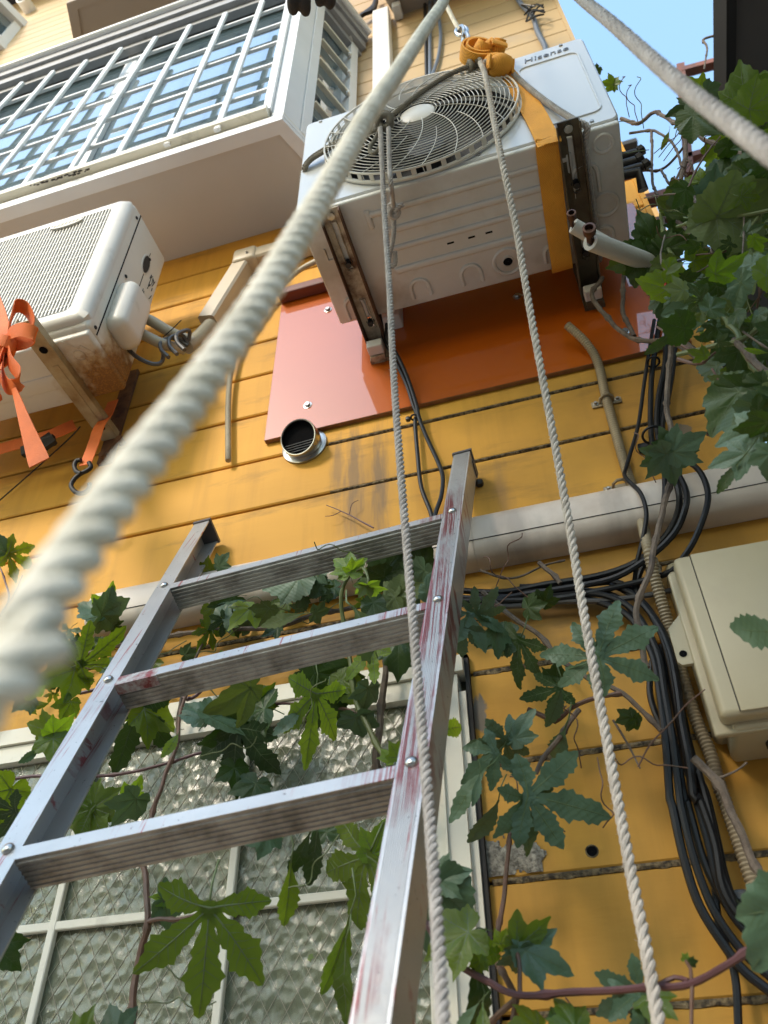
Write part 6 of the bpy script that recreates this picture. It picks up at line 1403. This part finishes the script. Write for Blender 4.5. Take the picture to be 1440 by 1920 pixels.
# bare stem before the cables and a twig bundle at the duct
stem(v3, [(1258, 650, 1.24), (1250, 760, 1.23), (1257, 800, 1.22), (1262, 870, 1.22), (1245, 950, 1.22), (1228, 1020, 1.22), (1215, 1080, 1.22), (1196, 1130, 1.23), (1200, 1190, 1.24), (1210, 1250, 1.25)], 1.23, .0058, 'stem_old', .9)
stem(v3, [(1010, 1055, 1.36), (1035, 1075, 1.36), (1050, 1095, 1.36)], 1.36, .005, 'stem_old', .9); stem(v3, [(900, 1070, 1.37), (960, 1085, 1.37), (1020, 1060, 1.37), (1060, 1050, 1.37)], 1.37, .0025, 'stem_old', .8)
for (x, y_, s, a, k_, m_, yy, kw) in [
    (1122, 1232, 128, 30, 'deep', 'leaf_shade_teal', 1.16, dict(tilt=-8, yaw=8, var=0)), (1118, 1232, 105, 170, 'deep', 'leaf_shade_teal', 1.165, dict(tilt=-10, yaw=-10, var=3)), 
    (990, 1492, 140, -8, 'deep', 'leaf_shade_teal', 1.18, dict(tilt=-5, yaw=5, var=1)), (985, 1495, 105, 275, 'deep', 'leaf_shade_teal', 1.185, dict(tilt=-10)),
    (948, 1388, 90, 228, 'deep', 'leaf_shade_teal', 1.23, {}), (965, 1385, 62, 60, 'tri', 'leaf_shade_teal', 1.23, {}),
    (1052, 1290, 75, 256, 'lance', 'leaf_shade_teal', 1.25, dict(width=1.7)), (1060, 1365, 95, 240, 'lance', 'leaf_shade_teal', 1.28, dict(width=1.5)),
    (975, 1200, 95, 255, 'deep', 'leaf_dark', 1.27, {}), (960, 1190, 60, 200, 'mid', 'leaf_dark', 1.28, {}), (1050, 1290, 72, 200, 'deep', 'leaf_dark', 1.29, {}), (1045, 1275, 45, 90, 'mid', 'leaf_dark', 1.29, {}),
    (880, 1150, 85, -65, 'deep', 'leaf_shade_teal', 1.2, {}), (895, 1150, 65, 40, 'deep', 'leaf_shade_teal', 1.2, {}), (870, 1180, 70, 262, 'deep', 'leaf_shade_teal', 1.2, {}), (930, 1180, 60, 280, 'tri', 'leaf_shade_teal', 1.24, {}), (990, 1140, 45, 20, 'mid', 'leaf_dark', 1.3, {}), (1020, 1130, 40, 60, 'mid', 'leaf_dark', 1.3, {}),
    (818, 1372, 100, 4, 'lance', 'leaf_young', 1.16, dict(tilt=-50, width=1.2)), (912, 1440, 115, 225, 'lance', 'leaf_shade_teal', 1.2, {}), (930, 1410, 80, 215, 'deep', 'leaf_shade_teal', 1.22, {}), (900, 1450, 60, 260, 'lance', 'leaf_shade_teal', 1.2, {}), (935, 1500, 110, 250, 'lance', 'leaf_shade_teal', 1.24, {}),
    (968, 1775, 72, 30, 'tri', 'leaf_green', 1.13, {}), (985, 1782, 92, -18, 'tri', 'leaf_shade_teal', 1.13, dict(tilt=-10)), (972, 1785, 55, 262, 'mid', 'leaf_shade_teal', 1.13, {}), (938, 1770, 30, 60, 'mid', 'leaf_young', 1.14, {}), (930, 1790, 28, 200, 'mid', 'leaf_green', 1.14, {}),
    (878, 1748, 92, 205, 'mid', 'leaf_green', 1.08, dict(tilt=-5)), (885, 1770, 60, 290, 'mid', 'leaf_green', 1.1, {}), (890, 1780, 140, 268, 'lance', 'leaf_dark', 1.1, {}), (898, 1880, 70, 220, 'lance', 'leaf_shade_teal', 1.1, {}), (905, 1880, 80, 262, 'lance', 'leaf_green', 1.1, {}), (905, 1790, 30, 330, 'mid', 'leaf_young', 1.1, {}), (900, 1800, 26, 260, 'mid', 'leaf_young', 1.1, {}),
    (820, 1660, 110, 262, 'heart', 'leaf_shade_teal', 1.15, dict(tilt=-10)), (822, 1650, 60, 20, 'mid', 'leaf_shade_teal', 1.15, {}),
    (1205, 1858, 95, 205, 'deep', 'leaf_shade_teal', 1.16, dict(tilt=-6)), (1195, 1865, 82, 262, 'deep', 'leaf_shade_teal', 1.16, {}), (1215, 1870, 55, 330, 'mid', 'leaf_green', 1.16, {}),
    (1482, 1700, 118, 235, 'heart', 'leaf_shade_teal', .95, dict(tilt=-10)), (1010, 1925, 60, 180, 'mid', 'leaf_green', 1.1, {}), (1080, 1930, 60, 120, 'mid', 'leaf_green', 1.08, {}), (1060, 1935, 60, 60, 'mid', 'leaf_dark', 1.08, {}),
    (1482, 1180, 112, 200, 'lance', 'leaf_shade_teal', .95, dict(tilt=-20, width=1.6)), (1185, 1345, 34, 200, 'mid', 'leaf_dark', 1.28, {}), (1190, 1350, 30, 290, 'mid', 'leaf_dark', 1.28, {}), (1285, 1800, 14, 60, 'mid', 'leaf_young', 1.05, {}), (1295, 1805, 14, 10, 'mid', 'leaf_dark', 1.05, {})]:
    LF(v3, x, y_, s, a, k_, m_, yy, **kw)
for k, (px, py) in enumerate(((1060, 1560), (1090, 1440), (1290, 1440), (1120, 1420), (1060, 1870), (960, 1110), (930, 1100), (990, 1120), (1230, 905))): tendril(v3, P(px, py, 1.24), seed=80 + k, m='stem_brown')

# ---- the dense vine spilling in from the right
v4 = thing('vine', 'dense dark green vine spilling in from the right beside the white unit', 'vine', tuple(P(1400, 760, .95)))
stem(v4, [(1500, 620, 1.0), (1430, 700, .98), (1380, 625, 1.0), (1345, 580, 1.02), (1300, 545, 1.05), (1270, 500, 1.08), (1245, 440, 1.1), (1236, 380, 1.12)], 1.0, .0055, 'stem_green', .7)
stem(v4, [(1130, 520, 1.3), (1112, 560, 1.3), (1180, 632, 1.3), (1260, 642, 1.25), (1330, 690, 1.2)], 1.3, .006, 'stem_old', .9)
stem(v4, [(1168, 516, 1.32), (1170, 590, 1.32), (1190, 630, 1.3)], 1.3, .006, 'stem_old', .9)
stem(v4, [(1290, 645, 1.25), (1340, 700, 1.2), (1350, 720, 1.2)], 1.2, .007, 'stem_old', .8)
stem(v4, [(1165, 222, 1.25), (1197, 232, 1.24), (1226, 210, 1.23), (1260, 228, 1.2), (1290, 240, 1.15), (1330, 265, 1.1), (1400, 290, 1.0)], 1.2, .0058, 'stem_old', .9)
stem(v4, [(1180, 250, 1.25), (1222, 245, 1.24), (1245, 255, 1.22), (1265, 275, 1.2), (1285, 330, 1.15)], 1.2, .004, 'stem_old', .8)
stem(v4, [(1222, 245, 1.24), (1222, 300, 1.24), (1226, 350, 1.24), (1240, 385, 1.2), (1250, 470, 1.15)], 1.2, .004, 'stem_old', .9)
stem(v4, [(1205, 320, 1.26), (1240, 318, 1.24), (1270, 290, 1.2), (1300, 250, 1.15)], 1.2, .004, 'stem_old', .8)
stem(v4, [(1240, 318, 1.24), (1260, 345, 1.2), (1290, 300, 1.2), (1310, 360, 1.15)], 1.2, .0035, 'stem_old', .8)
stem(v4, [(1280, 235, 1.15), (1285, 290, 1.15), (1272, 350, 1.15), (1255, 410, 1.15)], 1.15, .006, 'stem_old', .9)
stem(v4, [(1440, 600, .95), (1385, 640, .97), (1330, 650, .98), (1270, 665, 1.0)], .97, .005, 'stem_green', .8); stem(v4, [(1440, 700, .95), (1400, 665, .96), (1378, 635, .97)], .96, .006, 'stem_old', .9)
stem(v4, [(1440, 395, .92), (1380, 405, .93), (1320, 410, .95), (1270, 425, 1.0)], .95, .004, 'stem_green', .8); stem(v4, [(1270, 415, 1.05), (1320, 460, 1.05), (1380, 520, 1.0)], 1.05, .0045, 'stem_old', .9)
stem(v4, [(1390, 60, 1.6), (1322, 72, 1.6), (1326, 90, 1.6), (1320, 130, 1.6)], 1.6, .006, 'stem_old', .5)
LEAF4 = [(1400, 200, 92, 110, 'heart', 'leaf_green', .88), (1405, 205, 80, 40, 'heart', 'leaf_green', .87), (1425, 190, 90, 70, 'heart', 'leaf_green', .9), (1300, 215, 80, -25, 'heart', 'leaf_dark', .98), (1310, 175, 46, 130, 'mid', 'leaf_green', 1.05), (1325, 170, 46, -30, 'mid', 'leaf_shade_teal', 1.02), (1295, 200, 50, 200, 'tri', 'leaf_dark', 1.05),
         (1345, 405, 125, 20, 'heart', 'leaf_under', .92), (1342, 400, 125, -28, 'heart', 'leaf_under', .92), (1330, 392, 84, 78, 'heart', 'leaf_shade_teal', .98), (1325, 395, 70, 120, 'heart', 'leaf_dark', 1.0), (1350, 335, 70, 60, 'heart', 'leaf_green', .98), (1410, 330, 80, 200, 'heart', 'leaf_green', .95), (1420, 400, 60, 60, 'heart', 'leaf_dark', .95),
         (1200, 480, 80, 205, 'heart', 'leaf_dark', 1.12), (1210, 478, 90, -75, 'heart', 'leaf_dark', 1.1), (1205, 482, 72, 260, 'heart', 'leaf_dark', 1.11), (1240, 470, 70, 20, 'heart', 'leaf_dark', 1.1), (1250, 500, 75, 280, 'heart', 'leaf_under', 1.08), (1225, 450, 72, 110, 'heart', 'leaf_dark', 1.12), (1265, 385, 60, 100, 'heart', 'leaf_under', 1.1), (1270, 400, 60, 60, 'heart', 'leaf_dark', 1.1),
         (1390, 530, 100, 205, 'tri', 'leaf_shade_teal', .9), (1320, 560, 90, 205, 'tri', 'leaf_shade_teal', .92), (1290, 570, 70, 235, 'lance', 'leaf_shade_teal', .95), (1260, 620, 80, 240, 'lance', 'leaf_green', .98), (1410, 495, 55, 270, 'heart', 'leaf_shade_teal', .9), (1430, 490, 60, 300, 'mid', 'leaf_shade_teal', .9), (1300, 575, 50, 20, 'tri', 'leaf_young', .93),
         (1385, 735, 110, 240, 'heart', 'leaf_dark', .92), (1390, 730, 80, 190, 'heart', 'leaf_dark', .92), (1430, 760, 90, 240, 'heart', 'leaf_shade_teal', .9), (1420, 800, 100, 205, 'tri', 'leaf_shade_teal', .88), (1400, 850, 85, 200, 'tri', 'leaf_shade_teal', .9), (1390, 862, 105, 238, 'lance', 'leaf_green', .9), (1440, 790, 90, 250, 'mid', 'leaf_green', .86), (1445, 850, 70, 262, 'mid', 'leaf_shade_teal', .86), (1430, 720, 60, 200, 'heart', 'leaf_dark', .9),
         (1262, 848, 82, 35, 'mid', 'leaf_shade_teal', 1.16), (1248, 850, 72, 215, 'mid', 'leaf_shade_teal', 1.16), (1252, 848, 92, 285, 'mid', 'leaf_shade_teal', 1.16), (1250, 835, 50, 110, 'mid', 'leaf_shade_teal', 1.16), (1275, 840, 50, -10, 'mid', 'leaf_shade_teal', 1.16),
         (1118, 132, 20, 130, 'mid', 'leaf_dark', 1.3), (1122, 128, 18, 240, 'mid', 'leaf_dark', 1.3), (1150, 158, 30, 170, 'mid', 'leaf_green', 1.3), (1150, 158, 22, 20, 'mid', 'leaf_green', 1.3), (1255, 245, 40, 250, 'lance', 'leaf_green', 1.2)]
for (x, y_, s, a, k_, m_, yy) in LEAF4: LF(v4, x, y_, s * (.78 if s < 110 else .8), a, k_, 'leaf_dark' if m_ == 'leaf_green' and y_ > 260 else m_, yy)  # green leaves low in the clump swapped for dark, painting its deep shade
rn = random.Random(31)
cnt = 0
while cnt < 225:
    x = rn.uniform(1215, 1500); y_ = rn.uniform(240, 800)
    lim = 1345 if y_ < 330 else (1280 if y_ < 400 else (1220 if y_ < 600 else 1245 + (y_ - 600) * .75))
    if x < lim + rn.uniform(0, 30): continue
    d_ = rn.uniform(.86, 1.22)
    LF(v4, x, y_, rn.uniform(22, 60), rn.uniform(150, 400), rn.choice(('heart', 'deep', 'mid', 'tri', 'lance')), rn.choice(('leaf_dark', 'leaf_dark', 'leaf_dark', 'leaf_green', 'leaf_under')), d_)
    cnt += 1
for k in range(16):
    x0, y0 = rn.uniform(1240, 1440), rn.uniform(330, 740); a_ = rn.uniform(0, 6.28); l_ = rn.uniform(60, 130); yy = rn.uniform(.9, 1.1)
    stem(v4, [(x0, y0, yy), (x0 + l_ * .5 * math.cos(a_) + rn.uniform(-14, 14), y0 + l_ * .5 * math.sin(a_) + rn.uniform(-14, 14), yy - .01), (x0 + l_ * math.cos(a_), y0 + l_ * math.sin(a_), yy + .02)], yy, rn.uniform(.0016, .0035), rn.choice(('stem_green', 'stem_old', 'stem_brown')), .6)
for k in range(26): tendril(v4, P(1180 + (k * 37) % 250, 220 + (k * 61) % 420, 1.05), seed=120 + k, m='stem_green' if k % 2 else 'stem_brown', L=.11)
# cable tie looped in the vines
b = MB(); b.tube(spline([P(x, y_, 1.0) for x, y_ in ((1292, 484), (1268, 490), (1253, 505), (1254, 520), (1262, 545))], .01), .003, 6)
b.tube(spline([P(x, y_, 1.0) for x, y_ in ((1256, 516), (1285, 530), (1320, 540), (1345, 535), (1355, 515))], .01), [.005, .006, .009, .009, .006], 8)
single(b, 'hose', 'cable_grey', 'short grey hose end curled among the leaves right of the white unit', 'hose')
b = MB(); b.tube(spline([P(x, y_, 1.0) for x, y_ in ((1251, 527), (1248, 534), (1250, 541))], .004), .003, 6); single(b, 'tape', 'tape_red', 'scrap of red tape by the curled grey hose end', 'tape')

# ---- unseen trees behind the viewer, added so their crowns shade the wall
def shade_tree(name, label, base, cx, cz, rx, ry, rz, n, seed):
    t = thing(name, label, 'tree', base); rr_ = random.Random(seed); bx_, by_, bz_ = base
    b = MB(); b.tube(spline([Vector(base), Vector((bx_ + .05, by_, -.2)), Vector((bx_ - .05, by_ + .05, 1.2)), Vector((cx, by_, cz))], .1), [.11, .07], 9)
    for k in range(9):
        a = rr_.uniform(0, 6.28); e_ = Vector((cx + math.cos(a) * rx * .8, by_ + math.sin(a) * ry * .8, cz + rr_.uniform(-.4, .7) * rz)); b.tube(spline([Vector((bx_, by_, cz - .9 + .12 * k)), Vector(((bx_ + e_.x) / 2, (by_ + e_.y) / 2, e_.z - .1)), e_], .08), .022, 6)
    b.build('trunk', 'bark', t)
    vs, fs = [], []
    cl = [(cx + rr_.uniform(-1, 1) * rx, by_ + rr_.uniform(-1, 1) * ry, cz + rr_.uniform(-1, 1) * rz, rr_.uniform(.12, .3)) for _ in range(60)]
    for k in range(n):
        c = cl[rr_.randrange(60)]; p = Vector((c[0] + rr_.gauss(0, c[3]), c[1] + rr_.gauss(0, c[3]), c[2] + rr_.gauss(0, c[3]))); s = rr_.uniform(.035, .07)
        a1 = Vector((rr_.gauss(0, 1), rr_.gauss(0, 1), rr_.gauss(0, 1))).normalized(); a2 = a1.orthogonal().normalized(); i = len(vs)
        vs += [p - a1 * s, p + a2 * s * .55, p + a1 * s, p - a2 * s * .55]; fs.append((i, i + 1, i + 2, i + 3))
    b = MB(); b.add(vs, fs); b.build('crown', 'leaf_dark', t, False, kind='stuff')
ty = -2.2; tt = (WALL - ty)
sx_, sz_ = -SUN_D.x / SUN_D.y, -SUN_D.z / SUN_D.y
shade_tree('tree', 'unseen leafy tree added behind the viewer to shade the right wall', (-.6, ty, -1.6), .62 + sx_ * tt, 1.0 + sz_ * tt, .82, .5, .64, 3000, 4)
ty = -2.8; tt = WALL - ty
shade_tree('tree', 'unseen slim leafy tree added behind the viewer to shade the right vine', (1.2, ty + .3, -1.6), 1.2 + sx_ * (tt - .3), 1.55 + sz_ * (tt - .3), .55, .4, .6, 2200, 14)
shade_tree('tree', 'unseen bushy tree added behind the viewer to shade the lower window', (-3.0, ty, -1.6), -1.15 + sx_ * tt, .12 + sz_ * tt, .92, .5, .55, 2600, 9)
